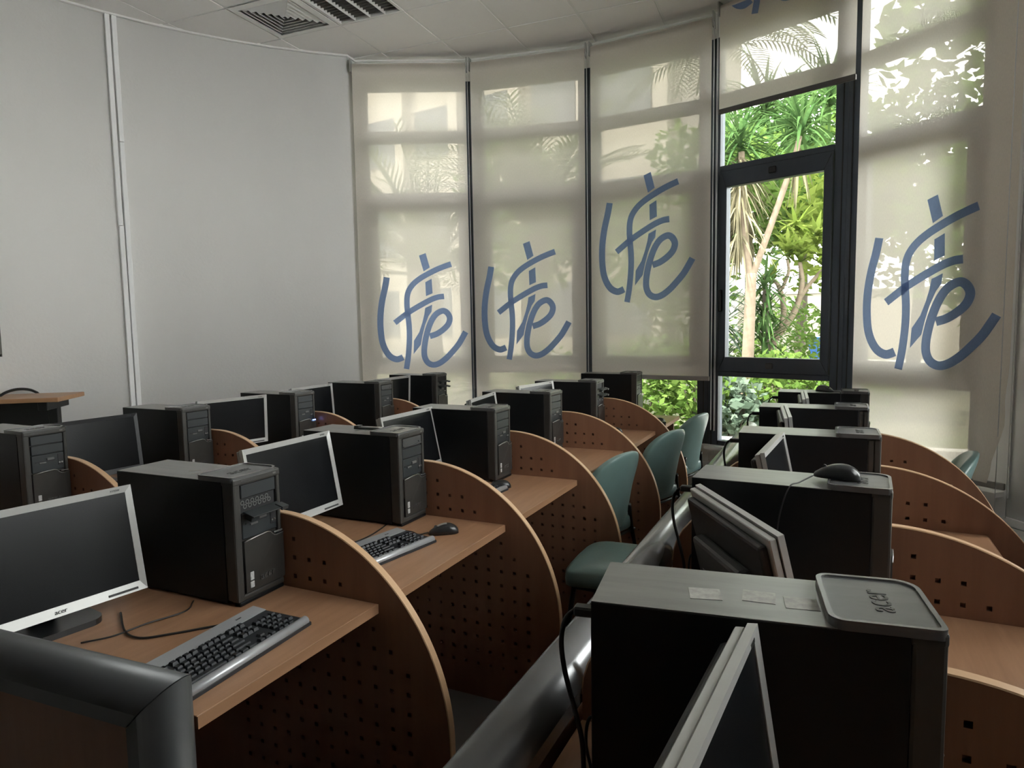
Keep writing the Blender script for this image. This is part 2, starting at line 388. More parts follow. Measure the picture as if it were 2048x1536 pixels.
struct('baseboard_right', base_strip([V5, (1.04, 4.72), (1.15, 4.56), PIL, Vw(6)], WC, 0.02, 0.045, PLAT), 'white_paint', 'white skirting along the right wall')
struct('baseboard_left', base_strip(left_pts[:20], LC, 0.015, 0.07, PLAT), 'white_paint', 'white skirting along the left wall')
struct('sill', base_strip(facet_pts(0, 5), WC, 0.10, 0.03, 0.445), 'white_paint', 'white ledge under the window frames')

# ------------------------------------------------------------------ suspended ceiling
TP, TR, TA = 0.615, 0.055, (-4.35, 4.595)
def tg(i, j): 
    x, y = i * TP, j * TP; return (TA[0] + x * Cc(TR) - y * S(TR), TA[1] + x * S(TR) + y * Cc(TR))
def trect(x0, x1, y0, y1): return [tg(x0, y0), tg(x1, y0), tg(x1, y1), tg(x0, y1)]
ceil_o = bmesh.new(); poly_prism(ceil_o, HULL, 4.10, 4.13)
ceiling = struct('ceiling', ceil_o, 'white_paint', 'suspended ceiling of square off-white tiles')
g = 0.012 / TP * 1.0
SKIP = {(0, -1), (1, -1)}
for i in range(-3, 13):
    for j in range(-13, 4):
        if (i, j) in SKIP: continue
        pl = clip(trect(i + g, i + 1 - g, j + g, j + 1 - g), HULL)
        if len(pl) < 3: continue
        ar = abs(sum(pl[k][0] * pl[(k + 1) % len(pl)][1] - pl[(k + 1) % len(pl)][0] * pl[k][1] for k in range(len(pl)))) / 2
        if ar < 0.002: continue
        b = bmesh.new(); dz = random.Random(i * 31 + j).uniform(-.0015, .0015); poly_prism(b, pl, 4.0 + dz, 4.015 + dz)
        t = obj('ceiling_tile', b, 'ceiling_tile', ceiling)
for k in range(-13, 13):
    for ax in (0, 1):
        r = trect(k - g * .9, k + g * .9, -14, 5) if ax == 0 else trect(-4, 14, k - g * .9, k + g * .9)
        pl = clip(r, HULL)
        if len(pl) >= 3:
            b = bmesh.new(); poly_prism(b, pl, 4.004 + .0012 * ax, 4.03); obj('grid_bar', b, 'grid_white', ceiling)
# white edge angle against the wall
cen = (-1.6, 2.1)
struct('trim_1', base_strip([(-4.114, 5.293)] + left_pts[:24], LC, 0.03, 0.02, 3.985), 'grid_white', 'thin white edge trim where ceiling meets the left wall')
struct('trim_2', base_strip(facet_pts(0, 5), WC, 0.03, 0.02, 3.985), 'grid_white', 'thin white edge trim above the windows')

# air diffuser in cell (0,-1)
cx, cy = tg(0.5, -0.5)
df = thing('air_diffuser', 'square white ceiling air diffuser with nested louvres', 'air vent', (cx, cy, 4.0), TR)
hb = TP / 2 - 0.006
def frame_ring(bm, ho, hi, zo, zi, th=0.004):
    o = [(-ho, -ho), (ho, -ho), (ho, ho), (-ho, ho)]; i_ = [(-hi, -hi), (hi, -hi), (hi, hi), (-hi, hi)]
    A = [bm.verts.new((*p, zo)) for p in o]; B = [bm.verts.new((*p, zi)) for p in i_]
    A2 = [bm.verts.new((*p, zo + th)) for p in o]; B2 = [bm.verts.new((*p, zi + th)) for p in i_]
    for k in range(4):
        n = (k + 1) % 4
        bm.faces.new((A[k], A[n], B[n], B[k])); bm.faces.new((A2[k], B2[k], B2[n], A2[n])); bm.faces.new((A[k], A2[k], A2[n], A[n])); bm.faces.new((B[k], B[n], B2[n], B2[k]))
b = bmesh.new(); frame_ring(b, hb, hb - 0.055, -0.006, -0.010); obj('frame', b, 'grid_white', df)
for k in range(6):
    ho = hb - 0.050 - k * 0.040
    b = bmesh.new(); frame_ring(b, ho, ho - 0.034, 0.030, -0.008, 0.003); obj('louvre', b, 'grid_white', df)
b = bmesh.new(); bx(b, -hb, hb, -hb, hb, 0.075, 0.08); obj('duct_back', b, 'dark_void', df)
# unlit louvred lamp in cell (1,-1)
cx, cy = tg(1.5, -0.5)
cl = thing('ceiling_lamp', 'unlit square ceiling lamp with grey louvres beside the air diffuser', 'ceiling lamp', (cx, cy, 4.0), TR)
b = bmesh.new(); frame_ring(b, hb, hb - 0.018, -0.004, -0.004, 0.02); obj('frame', b, 'grid_white', cl)
b = bmesh.new(); bx(b, -hb + .01, hb - .01, -hb + .01, hb - .01, 0.028, 0.032); obj('reflector', b, 'louvre_grey', cl)
for k in range(5):
    x = -hb + 0.02 + k * (2 * hb - 0.04) / 4
    b = bmesh.new(); bx(b, x - .003, x + .003, -hb + .015, hb - .015, -0.004, 0.027); obj('long_louvre', b, 'grid_white', cl)
lv = me('cross_louvre', box(-hb + .02, hb - .02, -.0015, .0015, 0.012, 0.027), 'louvre_grey')
for k in range(14):
    o = bpy.data.objects.new('cross_louvre', lv); COL.objects.link(o); o.parent = cl; o.location = (0, -hb + .04 + k * (2 * hb - .08) / 13, 0)

# ------------------------------------------------------------------ windows
def facet(i):
    A, B = Vw(i), Vw(i + 1); return A, math.atan2(B[1] - A[1], B[0] - A[0])
LVL = dict(p1=(3.352, 3.729), p2=(2.781, 3.253), p3=(1.224, 2.605), p4=(0.515, 1.062))
def make_window(n, i, label, s0=0.0, s1=MODW, jr=0.095):
    A, az = facet(i)
    w = thing('window_%d' % n, label, None, (A[0], A[1], 0), az); w['kind'] = 'structure'
    jl = 0.095; y0, y1 = -0.02, 0.06; a, b_ = s0 + jl, s1 - jr
    def part(nm, x0, x1, z0, z1, ya=y0, yb=y1, m='frame_metal', bev=.004): return obj(nm, box(x0, x1, ya, yb, z0, z1, bev), m, w)
    part('jamb', s0 + .006, a, 0.45, 3.80); part('jamb', b_, s1 - .006, 0.45, 3.80)
    part('mullion_groove', s0 + .035, s0 + .042, 0.47, 3.78, -0.026, -0.0195, 'seal', 0); part('mullion_groove', s1 - .042, s1 - .035, 0.47, 3.78, -0.026, -0.0195, 'seal', 0)
    part('rail', a, b_, 0.45, 0.515); part('rail', a, b_, 1.062, 1.105); part('rail', a, b_, 2.735, 2.781); part('rail', a, b_, 3.253, 3.352); part('rail', a, b_, 3.729, 3.80)
    # opening sash
    sa, sb = a + 0.068, b_ - 0.068
    sm = bmesh.new(); ys, ye = -0.035, 0.035
    def mit(x0, x1, x2, x3, z0, z1, z2, z3):  # frame of four mitred members
        P = [((x0, z0), (x3, z0), (x2, z1), (x1, z1)), ((x0, z3), (x1, z2), (x2, z2), (x3, z3)), ((x0, z0), (x1, z1), (x1, z2), (x0, z3)), ((x3, z0), (x3, z3), (x2, z2), (x2, z1))]
        return P
    for q in mit(a + .004, sa, sb, b_ - .004, 1.105, 1.224, 2.605, 2.735):
        bm = bmesh.new(); F_ = [bm.verts.new((p[0], ys, p[1])) for p in q]; G = [bm.verts.new((p[0], ye, p[1])) for p in q]
        bm.faces.new(F_); bm.faces.new(list(reversed(G)))
        for k in range(4): bm.faces.new((F_[k], G[k], G[(k + 1) % 4], F_[(k + 1) % 4]))
        so = obj('sash_member', bm, 'frame_metal', w)
        md = so.modifiers.new('bevel', 'BEVEL'); md.width = 0.004; md.segments = 1
    mid = (sa + sb) / 2
    obj('latch', box(mid - .03, mid + .03, -.05, -.035, 2.65, 2.70, .006), 'seal', w); obj('latch', box(mid - .03, mid + .03, -.05, -.035, 1.14, 1.185, .006), 'back_grey', w)
    obj('handle', box(sa - .052, sa - .028, -.065, -.035, 1.60, 1.78, .006), 'seal', w)
    for (z0, z1), (x0, x1) in ((LVL['p1'], (a, b_)), (LVL['p2'], (a, b_)), (LVL['p3'], (sa, sb)), (LVL['p4'], (a, b_))):
        obj('pane', box(x0 - .004, x1 + .004, 0.012, 0.018, z0 - .004, z1 + .004), 'glass', w)
    return w
for n, lab in ((1, 'tall dark-framed window behind the first lowered blind from the left'), (2, 'tall dark-framed window behind the second lowered blind'),
               (3, 'tall dark-framed window under the third blind, its lowest pane showing shrubs'), (4, 'tall dark-framed window left uncovered below a raised blind'),
               ):
    make_window(n, n - 1, lab)
make_window(5, 4, 'tall dark-framed window behind the rightmost lowered blind', 0, 0.94, 0.06)
A, az = facet(4)
pier = struct('wall_pier', box(0.934, MODW + .02, -0.02, 0.16, 0.44, 3.82), 'white_paint', 'narrow white wall strip right of the last window')
pier.location = (A[0], A[1], 0); pier.rotation_euler = (0, 0, az)
for n, i in ((6, 6),):  # unseen side window, added to brighten the room
    make_window(n, i, 'tall dark-framed side window without a blind, added outside the picture on the right for more daylight')
for q in range(1, 5):
    x, y = Vw(q); A0, a0 = facet(q - 1); pb_ = bmesh.new()
    tube_bm(pb_, [(x, y, .45), (x, y, 3.8)], .022, 12); cp_ = struct('window_post_%d' % q, pb_, 'frame_metal', 'dark metal post between two window frames')
sw = wall_strip([Vw(7), Vw(8), Vw(9), Vw(10), Vw(11)], 0.16, 0.4, 2.05, WC); struct('wall_side', sw, 'plaster', 'curved plaster wall below the added high side windows')
struct('wall_corner', wall_strip([Vw(11), left_pts[-1]], 0.16, 0.4, 3.9, WC), 'plaster', 'short plaster wall between the added side windows and back wall')
def make_added_window(n, i):  # unseen high windows, added to let more daylight into the room
    A, az = facet(i); w = thing('window_%d' % n, 'high dark-framed side window, added outside the picture on the right for more daylight', None, (A[0], A[1], 0), az); w['kind'] = 'structure'
    for x0, x1, z0, z1 in ((.006, .06, 2.05, 3.8), (MODW - .06, MODW - .006, 2.05, 3.8), (.06, MODW - .06, 2.05, 2.11), (.06, MODW - .06, 3.74, 3.8)):
        obj('frame_bar', box(x0, x1, -.02, .06, z0, z1, .004), 'frame_metal', w)
    obj('pane', box(.056, MODW - .056, .012, .018, 2.106, 3.744), 'glass', w)
for n, i in ((7, 7), (8, 8)): make_added_window(n, i)
struct('wall_side_upper', wall_strip([Vw(9), Vw(10), Vw(11)], 0.16, 2.0, 3.9, WC), 'plaster', 'curved plaster wall behind the viewer on the right')

# ------------------------------------------------------------------ roller blinds
LOGO = {'L': [(0.308, 2.054), (0.288, 1.956), (0.261, 1.85), (0.242, 1.742), (0.234, 1.641), (0.236, 1.539), (0.248, 1.445), (0.276, 1.368), (0.319, 1.31), (0.373, 1.284), (0.411, 1.291), (0.438, 1.303)],
        'f': [(0.466, 1.19), (0.484, 1.289), (0.497, 1.396), (0.504, 1.502), (0.503, 1.607), (0.494, 1.712), (0.489, 1.793), (0.494, 1.873), (0.514, 1.934), (0.56, 1.993), (0.622, 2.04), (0.696, 2.081), (0.776, 2.119), (0.847, 2.146), (0.914, 2.168)],
        'bar': [(0.37, 1.628), (0.432, 1.674), (0.497, 1.72), (0.569, 1.763), (0.646, 1.805), (0.721, 1.842), (0.786, 1.863), (0.84, 1.868)],
        'e': [(0.696, 1.496), (0.763, 1.518), (0.827, 1.559), (0.872, 1.606), (0.889, 1.661), (0.871, 1.707), (0.835, 1.733), (0.792, 1.723), (0.749, 1.691), (0.71, 1.631), (0.679, 1.554), (0.655, 1.468), (0.64, 1.374), (0.643, 1.302), (0.671, 1.248), (0.722, 1.225), (0.781, 1.24), (0.845, 1.285), (0.9, 1.34), (0.96, 1.408), (0.998, 1.467), (1.036, 1.532)]}
LPOLY = [[(0.615, 2.251), (0.678, 2.273), (0.713, 2.139), (0.654, 2.103)], [(0.667, 2.003), (0.728, 2.034), (0.733, 1.899), (0.67, 1.873)],
         [(0.659, 1.762), (0.726, 1.792), (0.719, 1.727), (0.689, 1.686), (0.654, 1.602), (0.626, 1.5), (0.609, 1.417), (0.538, 1.33), (0.545, 1.457), (0.597, 1.536), (0.629, 1.626), (0.65, 1.704)]]
def logo_mesh(ztop):
    """print strokes in blind coordinates: x along, z up from the hem (logo foot 0.67 above the hem)"""
    bm = bmesh.new(); Z0 = 0.52; X0 = 0.14
    W = {'L': 0.058, 'f': 0.052, 'bar': 0.052, 'e': 0.055}
    lay = 0
    for k, pts in LOGO.items():
        P = spline([(p[0] - X0, p[1] - Z0, 0) for p in pts], 5); w = W[k]; prev = None; lay += 1; y = -0.0016 - 0.0004 * lay
        for i, p in enumerate(P):
            d = (P[min(i + 1, len(P) - 1)] - P[max(i - 1, 0)]).normalized(); nrm = Vector((-d.y, d.x, 0)) * w / 2
            a, b = p + nrm, p - nrm
            cur = (bm.verts.new((a.x, y, min(a.y, ztop))), bm.verts.new((b.x, y, min(b.y, ztop))))
            if prev and not (a.y > ztop and b.y > ztop): bm.faces.new((prev[0], prev[1], cur[1], cur[0]))
            prev = cur
    for pl in LPOLY:
        if min(p[1] for p in pl) - Z0 > ztop: continue
        bm.faces.new([bm.verts.new((p[0] - X0, -0.0016, min(p[1] - Z0, ztop))) for p in pl])
    bmesh.ops.delete(bm, geom=[v for v in bm.verts if not v.link_faces], context='VERTS')
    return bm
def make_blind(i, s0, s1, zb, label, lshift, curl=0.0, bar='blind_bar'):
    A, az = facet(i)
    t = Vector((Cc(az), S(az))); nin = Vector((S(az), -Cc(az)))
    base = Vector(A) + t * s0 + nin * 0.17
    w = s1 - s0
    r = thing('roller_blind', label, 'blind', (base.x, base.y, zb), az, 'roller blinds on the curved windows')
    H = (3.90 if i != 3 else 3.955) - zb; bm = bmesh.new(); nx, nz = 16, 48; G = []
    for j in range(nz + 1):
        z = 0.03 + (H - 0.03) * j / nz; row = []
        for k in range(nx + 1):
            u = k / nx; x = w * u; y = 0.0
            if curl and z < 0.75:
                q = (1 - z / 0.75); x -= curl * u ** 6 * (q ** 2) * (1.0 + 0.55 * S(9 * q)); y -= 0.09 * curl / .07 * u ** 8 * q * abs(S(7 * q))
            row.append(bm.verts.new((x, y, z)))
        G.append(row)
    for j in range(nz):
        for k in range(nx): bm.faces.new((G[j][k], G[j][k + 1], G[j + 1][k + 1], G[j + 1][k])).smooth = True
    # rolled part at the top
    top = []
    for q in range(9):
        an = PI * q / 8; top.append([bm.verts.new((w * k / nx, 0.022 - 0.022 * Cc(an) , H + 0.022 * S(an) * 1.0)) for k in range(nx + 1)])
    for k in range(nx): bm.faces.new((G[nz][k], G[nz][k + 1], top[0][k + 1], top[0][k]))
    for q in range(8):
        for k in range(nx): bm.faces.new((top[q][k], top[q][k + 1], top[q + 1][k + 1], top[q + 1][k])).smooth = True
    obj('cloth', bm, 'blind_cloth', r)
    obj('bottom_bar', box(-.004, w + .004, -.010, .010, 0.0, 0.038, .003), bar, r)
    obj('roller_tube', tube([(0.0, 0.024, H + 0.0), (w, 0.024, H + 0.0)], 0.018, 14), 'blind_bar', r)
    for x in (-0.016, w + 0.004):
        b = box(x, x + 0.012, -.012, .055, H - .06, H + .06, .003); obj('bracket', b, 'steel', r)
    lo = obj('printed_logo', logo_mesh(H - 0.02), 'blind_print', r); lo.location = (lshift, 0, 0); lo['label'] = 'blue brushstroke lettering printed on the cloth'
    if i in (2, 3, 4, 0, 1):
        x = w + 0.018 if i != 3 else -0.018
        zt = {2: H - .02, 3: H - .02, 4: H - .02}.get(i, H - .02); zl = max(0.62 - zb, -zb + .62)
        for yy in ((-.006, .010) if i != 4 else (-.03, -.008)):
            xx = x if i != 4 else w - .03 + (yy + .03) * 2.2
            obj('pull_chain', tube([(xx, yy, zt), (xx, yy, (0.36 if i == 4 else zl) - (zb if i == 4 else 0))], 0.0022, 6), 'chain_white', r)
    return r
make_blind(0, 0.0, 1.035, 0.448, 'lowered beige roller blind with blue logo, leftmost beside the plaster wall', .09)
make_blind(1, 0.03, 1.083, 0.526, 'lowered beige roller blind with blue logo, second from the left', 0.0)
make_blind(2, 0.09, 1.138, 1.03, 'beige roller blind with blue logo stopping above a pane of shrubs', .01)
make_blind(3, 0.166, 1.183, 3.145, 'beige roller blind rolled almost fully up above the clear window', -.04, bar='blind_bar_dark')
make_blind(4, 0.19, 1.165, 0.52, 'beige roller blind with large blue logo and curled corner, rightmost', 0.0, curl=.06)

# ------------------------------------------------------------------ desks
HOLE, HS = 0.0575, 0.0062
PT = 0.025
def panel_outline():
    P = [(-0.575, 0.0), (0.585, 0.0), (0.6, 0.05)]
    P += [(0.6 * Cc(a), 0.366 + 0.6 * S(a)) for a in [PI / 2 * k / 36 for k in range(37)]]
    P += [(-0.40, 0.966)] + [(-0.40 - 0.175 * S(a), 0.791 + 0.175 * Cc(a)) for a in [PI / 2 * k / 8 for k in range(1, 9)]]
    return P
OUT = panel_outline()
holes = []
for c in range(-4, 10):
    for r in range(0, 14):
        x, z = 0.065 + c * HOLE, 0.890 - r * HOLE
        if z < 0.12 or abs(z - .726) < .0 : continue
        dx = max(x, 0); d = math.hypot(dx, max(z - .366, 0))
        if (d < 0.503 or (r == 0 and c <= 0)) and x > -0.2:
            holes.append([(x - HS, z - HS), (x - HS, z + HS), (x + HS, z + HS), (x + HS, z - HS)])
SK = 0.010
_b = bmesh.new()
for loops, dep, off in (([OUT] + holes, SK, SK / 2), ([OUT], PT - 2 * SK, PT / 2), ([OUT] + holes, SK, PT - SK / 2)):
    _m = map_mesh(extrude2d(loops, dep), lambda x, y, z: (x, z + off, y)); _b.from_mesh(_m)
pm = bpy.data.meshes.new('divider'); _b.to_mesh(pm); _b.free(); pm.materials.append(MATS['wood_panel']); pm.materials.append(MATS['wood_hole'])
_hc = {(round((h[0][0] + h[2][0]) / 2, 4), round((h[0][1] + h[2][1]) / 2, 4)) for h in holes}
_hx, _hz = np.array([c[0] for c in _hc]), np.array([c[1] for c in _hc])
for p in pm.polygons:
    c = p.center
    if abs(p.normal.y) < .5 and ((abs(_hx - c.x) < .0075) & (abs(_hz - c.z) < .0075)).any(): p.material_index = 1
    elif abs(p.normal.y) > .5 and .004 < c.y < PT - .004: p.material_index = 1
# light edge band round the curve
eb = bmesh.new(); rows = []
arc = [(0.6, 0.004)] + OUT[2:]
for k, p in enumerate(arc):
    a, b = arc[max(k - 1, 0)], arc[min(k + 1, len(arc) - 1)]; d = Vector((b[0] - a[0], b[1] - a[1])).normalized(); nr = Vector((d.y, -d.x))
    q = (p[0] + nr.x * .0022, p[1] + nr.y * .0022); q0 = (p[0] - nr.x * .0008, p[1] - nr.y * .0008)
    rows.append([eb.verts.new((q0[0], -.0004, q0[1])), eb.verts.new((q[0], -.0004 + .0015, q[1])), eb.verts.new((q[0], PT + .0004 - .0015, q[1])), eb.verts.new((q0[0], PT + .0004, q0[1]))])
for A_, B_ in zip(rows[:-1], rows[1:]):
    for k in range(3):
        f = eb.faces.new((A_[k], A_[k + 1], B_[k + 1], B_[k]))
EBM = me('edge_band', eb, 'edge_band')
DESK_Z = 0.74
def desk(label, xc, y0, y1, part=True):
    """one station: y0 = far face of previous divider, y1 = near face of its own divider"""
    t = thing('computer_desk', label, 'desk', (xc, y0, 0), 0, 'computer desks with curved dividers')
    L = y1 - y0 - 0.002
    obj('desktop', box(-0.575, 0.372, 0.001, L, 0.712, DESK_Z, .0012), 'wood_desk', t)
    obj('desktop_edge', box(0.3725, 0.3745, 0.001, L, 0.7125, 0.7395), 'desk_edge', t)
    obj('modesty_panel', box(-0.50, -0.482, 0.001, L, 0.12, 0.711), 'wood_panel', t)
    if part:
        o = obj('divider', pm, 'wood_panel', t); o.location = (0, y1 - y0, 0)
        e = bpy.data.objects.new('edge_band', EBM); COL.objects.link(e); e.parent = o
    else:
        obj('end_leg', box(-0.55, 0.33, L - .025, L, 0.0, 0.711, .001), 'wood_panel', t)
    return t
ROW = {'M': (-1.530, [1.505 + .82 * k for k in range(5)], 0.897, 5.62), 'R': (0.137, [1.21 + .83 * k for k in range(4)], 0.405, 4.62), 'L': (-3.096, [1.81 + .82 * k for k in range(4)], 1.015, 5.14)}
NM = {'M': 'middle row', 'R': 'right-hand row', 'L': 'far left row'}
ORD = ['first', 'second', 'third', 'fourth', 'fifth', 'sixth']
for r, (xc, ps, ys, ye) in ROW.items():
    y0 = ys
    for k, p in enumerate(ps):
        desk('brown computer desk with curved perforated divider, %s from the front in the %s' % (ORD[k], NM[r]), xc, y0, p); y0 = p + PT
    desk('brown wooden computer desk at the window end of the %s, without a divider' % NM[r], xc, y0, ye, False)
# divider at the near end of the far left row and right row (outside the picture)
for r in ('R', 'L'):
    xc, ps, ys, ye = ROW[r]
    e = thing('end_divider', 'curved wooden divider closing the near end of the %s' % NM[r], 'divider', (xc, ys - PT - .001, 0))
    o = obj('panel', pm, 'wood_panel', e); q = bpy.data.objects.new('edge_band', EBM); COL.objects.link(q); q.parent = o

# back screens with rounded rails
def rail_profile(hw=0.055, z0=0.772, zt=0.86):
    rr = zt - z0 - .03; P = [(-hw, z0)]
    for k in range(15):
        a = PI - PI * k / 14; P.append((hw * Cc(a), zt - rr + rr * S(a)))
    P.append((hw, z0)); return P
def rail_mesh(length, miter=0.0):
    bm = bmesh.new(); P = rail_profile(); A_ = [bm.verts.new((0, p[0], p[1])) for p in P]
    B_ = [bm.verts.new((length + (miter * p[1]), p[0], p[1])) for p in P]; n = len(P)
    for k in range(n):
        f = bm.faces.new((A_[k], A_[(k + 1) % n], B_[(k + 1) % n], B_[k])); f.smooth = 0 < k < n - 2
    bm.faces.new(list(reversed(A_))); bm.faces.new(B_); return bm
for r in 'MRL':
    xc, ps, ys, ye = ROW[r]; L = ye - ys + (0.15 if r != 'M' else -0.02)
    s = thing('desk_screen', 'long wooden back screen with glossy dark rounded rail behind the %s' % NM[r], 'screen', (xc - 0.632, ys - (0.12 if r != 'M' else -.03), 0), PI / 2)
    obj('panel', box(0, L, -0.022, 0.022, 0.0, 0.775), 'wood_panel', s)
    obj('rail', rail_mesh(L), 'rail', s)
    for k in range(int(L / 1.6)): obj('rail_joint', box(1.05 + k * 1.64, 1.053 + k * 1.64, -.0556, .0556, .774, .80), 'seal', s)
# end panel at the near end of the middle row
ep = thing('end_screen', 'wooden end screen with black rounded rail and corner post, bottom left foreground', 'screen', (-2.19, 0.772, 0), math.radians(3.6))
EL = 1.072
obj('panel', box(0, EL - .05, -0.020, 0.020, 0.0, 0.776), 'wood_panel', ep)
# rail ending in a vertical post of the same profile, joined on a mitre
def swept(path_fn, P): pass
bm = bmesh.new(); P = rail_profile(); n = len(P); rr = 0.088
x_end = EL
A_ = [bm.verts.new((0, p[0], p[1])) for p in P]; B_ = [bm.verts.new((x_end - (0.86 - p[1]) if False else x_end - rr + (p[1] - 0.772), p[0], p[1])) for p in P]
for k in range(n):
    f = bm.faces.new((A_[k], A_[(k + 1) % n], B_[(k + 1) % n], B_[k])); f.smooth = 0 < k < n - 2
bm.faces.new(list(reversed(A_))); bm.faces.new(B_); ro = obj('rail', bm, 'rail_shaded', ep)
bm = bmesh.new()
A_ = [bm.verts.new((x_end - rr + (p[1] - 0.772), p[0], 0.0)) for p in P]; B_ = [bm.verts.new((x_end - rr + (p[1] - 0.772) , p[0], p[1] - .0025)) for p in P]
for k in range(n):
    f = bm.faces.new((A_[k], A_[(k + 1) % n], B_[(k + 1) % n], B_[k])); f.smooth = 0 < k < n - 2
bm.faces.new(list(reversed(A_))); bm.faces.new(B_); obj('corner_post', bm, 'rail_shaded', ep)

# ------------------------------------------------------------------ computer towers
TD, TWD, TH = 0.4825, 0.18, 0.3575
def rrect(x0, x1, y0, y1, rs, n=7):
    """rounded rectangle, radii for corners (x1y0, x1y1, x0y1, x0y0)"""
    P = []
    for (cx, cy, r, a0) in ((x1 - rs[0], y0 + rs[0], rs[0], -PI / 2), (x1 - rs[1], y1 - rs[1], rs[1], 0), (x0 + rs[2], y1 - rs[2], rs[2], PI / 2), (x0 + rs[3], y0 + rs[3], rs[3], PI)):
        for k in range(n): a = a0 + PI / 2 * k / (n - 1); P.append((cx + r * Cc(a), cy + r * S(a)))
    return P
def shift_mesh(m, dz, material):
    map_mesh(m, lambda x, y, z: (x, y, z + dz)); m.materials.append(MATS[material]); return m
TM = {}
TM['case'] = me('case', box(-TD, -0.044, 0.0, TWD, 0.006, TH, .0015), 'case_black')
TM['top_panel'] = me('top_panel', box(-TD + .001, -0.10, 0.001, TWD - .001, TH, TH + .0012), 'case_top_sheen')
b = box(-0.0445, -0.014, 0.0, TWD, 0.012, 0.362, .006, 2); bx(b, -.03, 0.0, 0.0, 0.026, 0.012, 0.366, .006, 2); bx(b, -.03, -0.002, 0.166, TWD, 0.012, 0.366, .005, 2)
bx(b, -.05, 0.001, 0.0, TWD, 0.345, 0.3685, .006, 2); bx(b, -.03, 0.0, 0.0, TWD, 0.010, 0.030, .006, 2)
TM['front_bezel'] = me('front_bezel', b, 'bezel_grey')
capo = rrect(-0.146, 0.0, -0.002, TWD + .002, (.012, .035, .022, .022)); capi = rrect(-0.139, -0.007, 0.005, TWD - .005, (.009, .030, .016, .016))
TM['top_cap'] = shift_mesh(extrude2d([capo], 0.012), 0.3635, 'cap_grey'); TM['cap_rim'] = shift_mesh(extrude2d([capo, capi], 0.004), 0.3705, 'rim_grey')
tx = text_mesh('acer', 0.056, 0.0012); tx = map_mesh(tx, lambda x, y, z: (-0.070 - y * 1.0, 0.09 + x * 0.86, 0.3699 + z)); tx.materials.append(MATS['emboss']); TM['cap_lettering'] = tx
TM['bay_cover1'] = me('bay_cover', box(-.016, -.005, 0.032, 0.164, 0.3045, 0.3435, .002), 'bay_black'); TM['bay_cover2'] = me('bay_cover', box(-.016, -.005, 0.032, 0.164, 0.2625, 0.3015, .002), 'bay_black')
b = box(-.016, -.006, 0.032, 0.164, 0.186, 0.2600, .002); TM['floppy_bay'] = me('floppy_bay', b, 'bay_black')
TM['floppy_slot'] = me('floppy_slot', box(-.007, -.0045, 0.044, 0.125, 0.228, 0.2325), 'seal')
b = box(-.007, -.001, 0.092, 0.122, 0.233, 0.243, .0015); bx(b, -.007, -.002, 0.060, 0.088, 0.222, 0.2275, .001); TM['floppy_button'] = me('floppy_button', b, 'louvre_grey')
b = box(-.008, -.0045, 0.138, 0.160, 0.205, 0.252, .001); TM['port_plate'] = me('port_plate', b, 'seal')
b = bmesh.new()
for zz, yy in ((0.216, 0.144), (0.216, 0.154)): tube_bm(b, [(-.005, yy, zz), (-.0025, yy, zz)], 0.0036, 10)
TM['audio_jack'] = me('audio_jack', b, 'steel')
dl = [(0.026, 0.034), (0.176, 0.034), (0.178, 0.040), (0.178, 0.172), (0.150, 0.170), (0.140, 0.172), (0.132, 0.178), (0.124, 0.1865), (0.112, 0.190), (0.07, 0.188), (0.026, 0.183)]
dm = extrude2d([dl], 0.010); dm = map_mesh(dm, lambda x, y, z: (z - .0005 + .004 * (1 - ((x - .1) / .08) ** 2), x, y)); dm.materials.append(MATS['door_grey']); TM['door'] = dm
hl = [(0.026, 0.1828), (0.07, 0.1878), (0.112, 0.1898), (0.124, 0.1863), (0.132, 0.1778), (0.140, 0.1718), (0.150, 0.1698), (0.178, 0.1718)]
TM['door_lip'] = me('door_lip', tube([(.0045 + .003 * (1 - ((p[0] - .1) / .08) ** 2), p[0], p[1]) for p in hl], 0.0017, 6), 'steel')
TM['power_button'] = me('power_button', box(-.004, .005, 0.142, 0.176, 0.1755, 0.1815, .002, 2), 'rim_grey')
b = box(.0045, .0078, 0.040, 0.054, 0.066, 0.090, .0012); TM['sticker1'] = me('sticker', b, 'sticker'); TM['sticker2'] = me('sticker', box(.0045, .0078, 0.040, 0.054, 0.044, 0.062, .0012), 'sticker')
tx = text_mesh('acer', 0.034, 0.0012); tx = map_mesh(tx, lambda x, y, z: (0.0088 + z, 0.105 + x, 0.066 + y)); tx.materials.append(MATS['rim_grey']); TM['door_lettering'] = tx
tx = text_mesh('VERITON', 0.011, 0.0008); tx = map_mesh(tx, lambda x, y, z: (0.0012 + z, 0.05 + x, 0.356 + y)); tx.materials.append(MATS['rim_grey']); TM['front_lettering'] = tx
TM['status_light'] = me('status_light', box(.0008, .0016, 0.150, 0.162, 0.354, 0.359), 'louvre_grey')
b = box(-.022, 0.002, 0.004, TWD - .004, 0.0, 0.0115, .003); TM['foot'] = me('foot', b, 'case_black'); TM['rear_foot'] = me('rear_foot', box(-TD + .02, -TD + .06, .01, TWD - .01, 0, .0062), 'case_black')
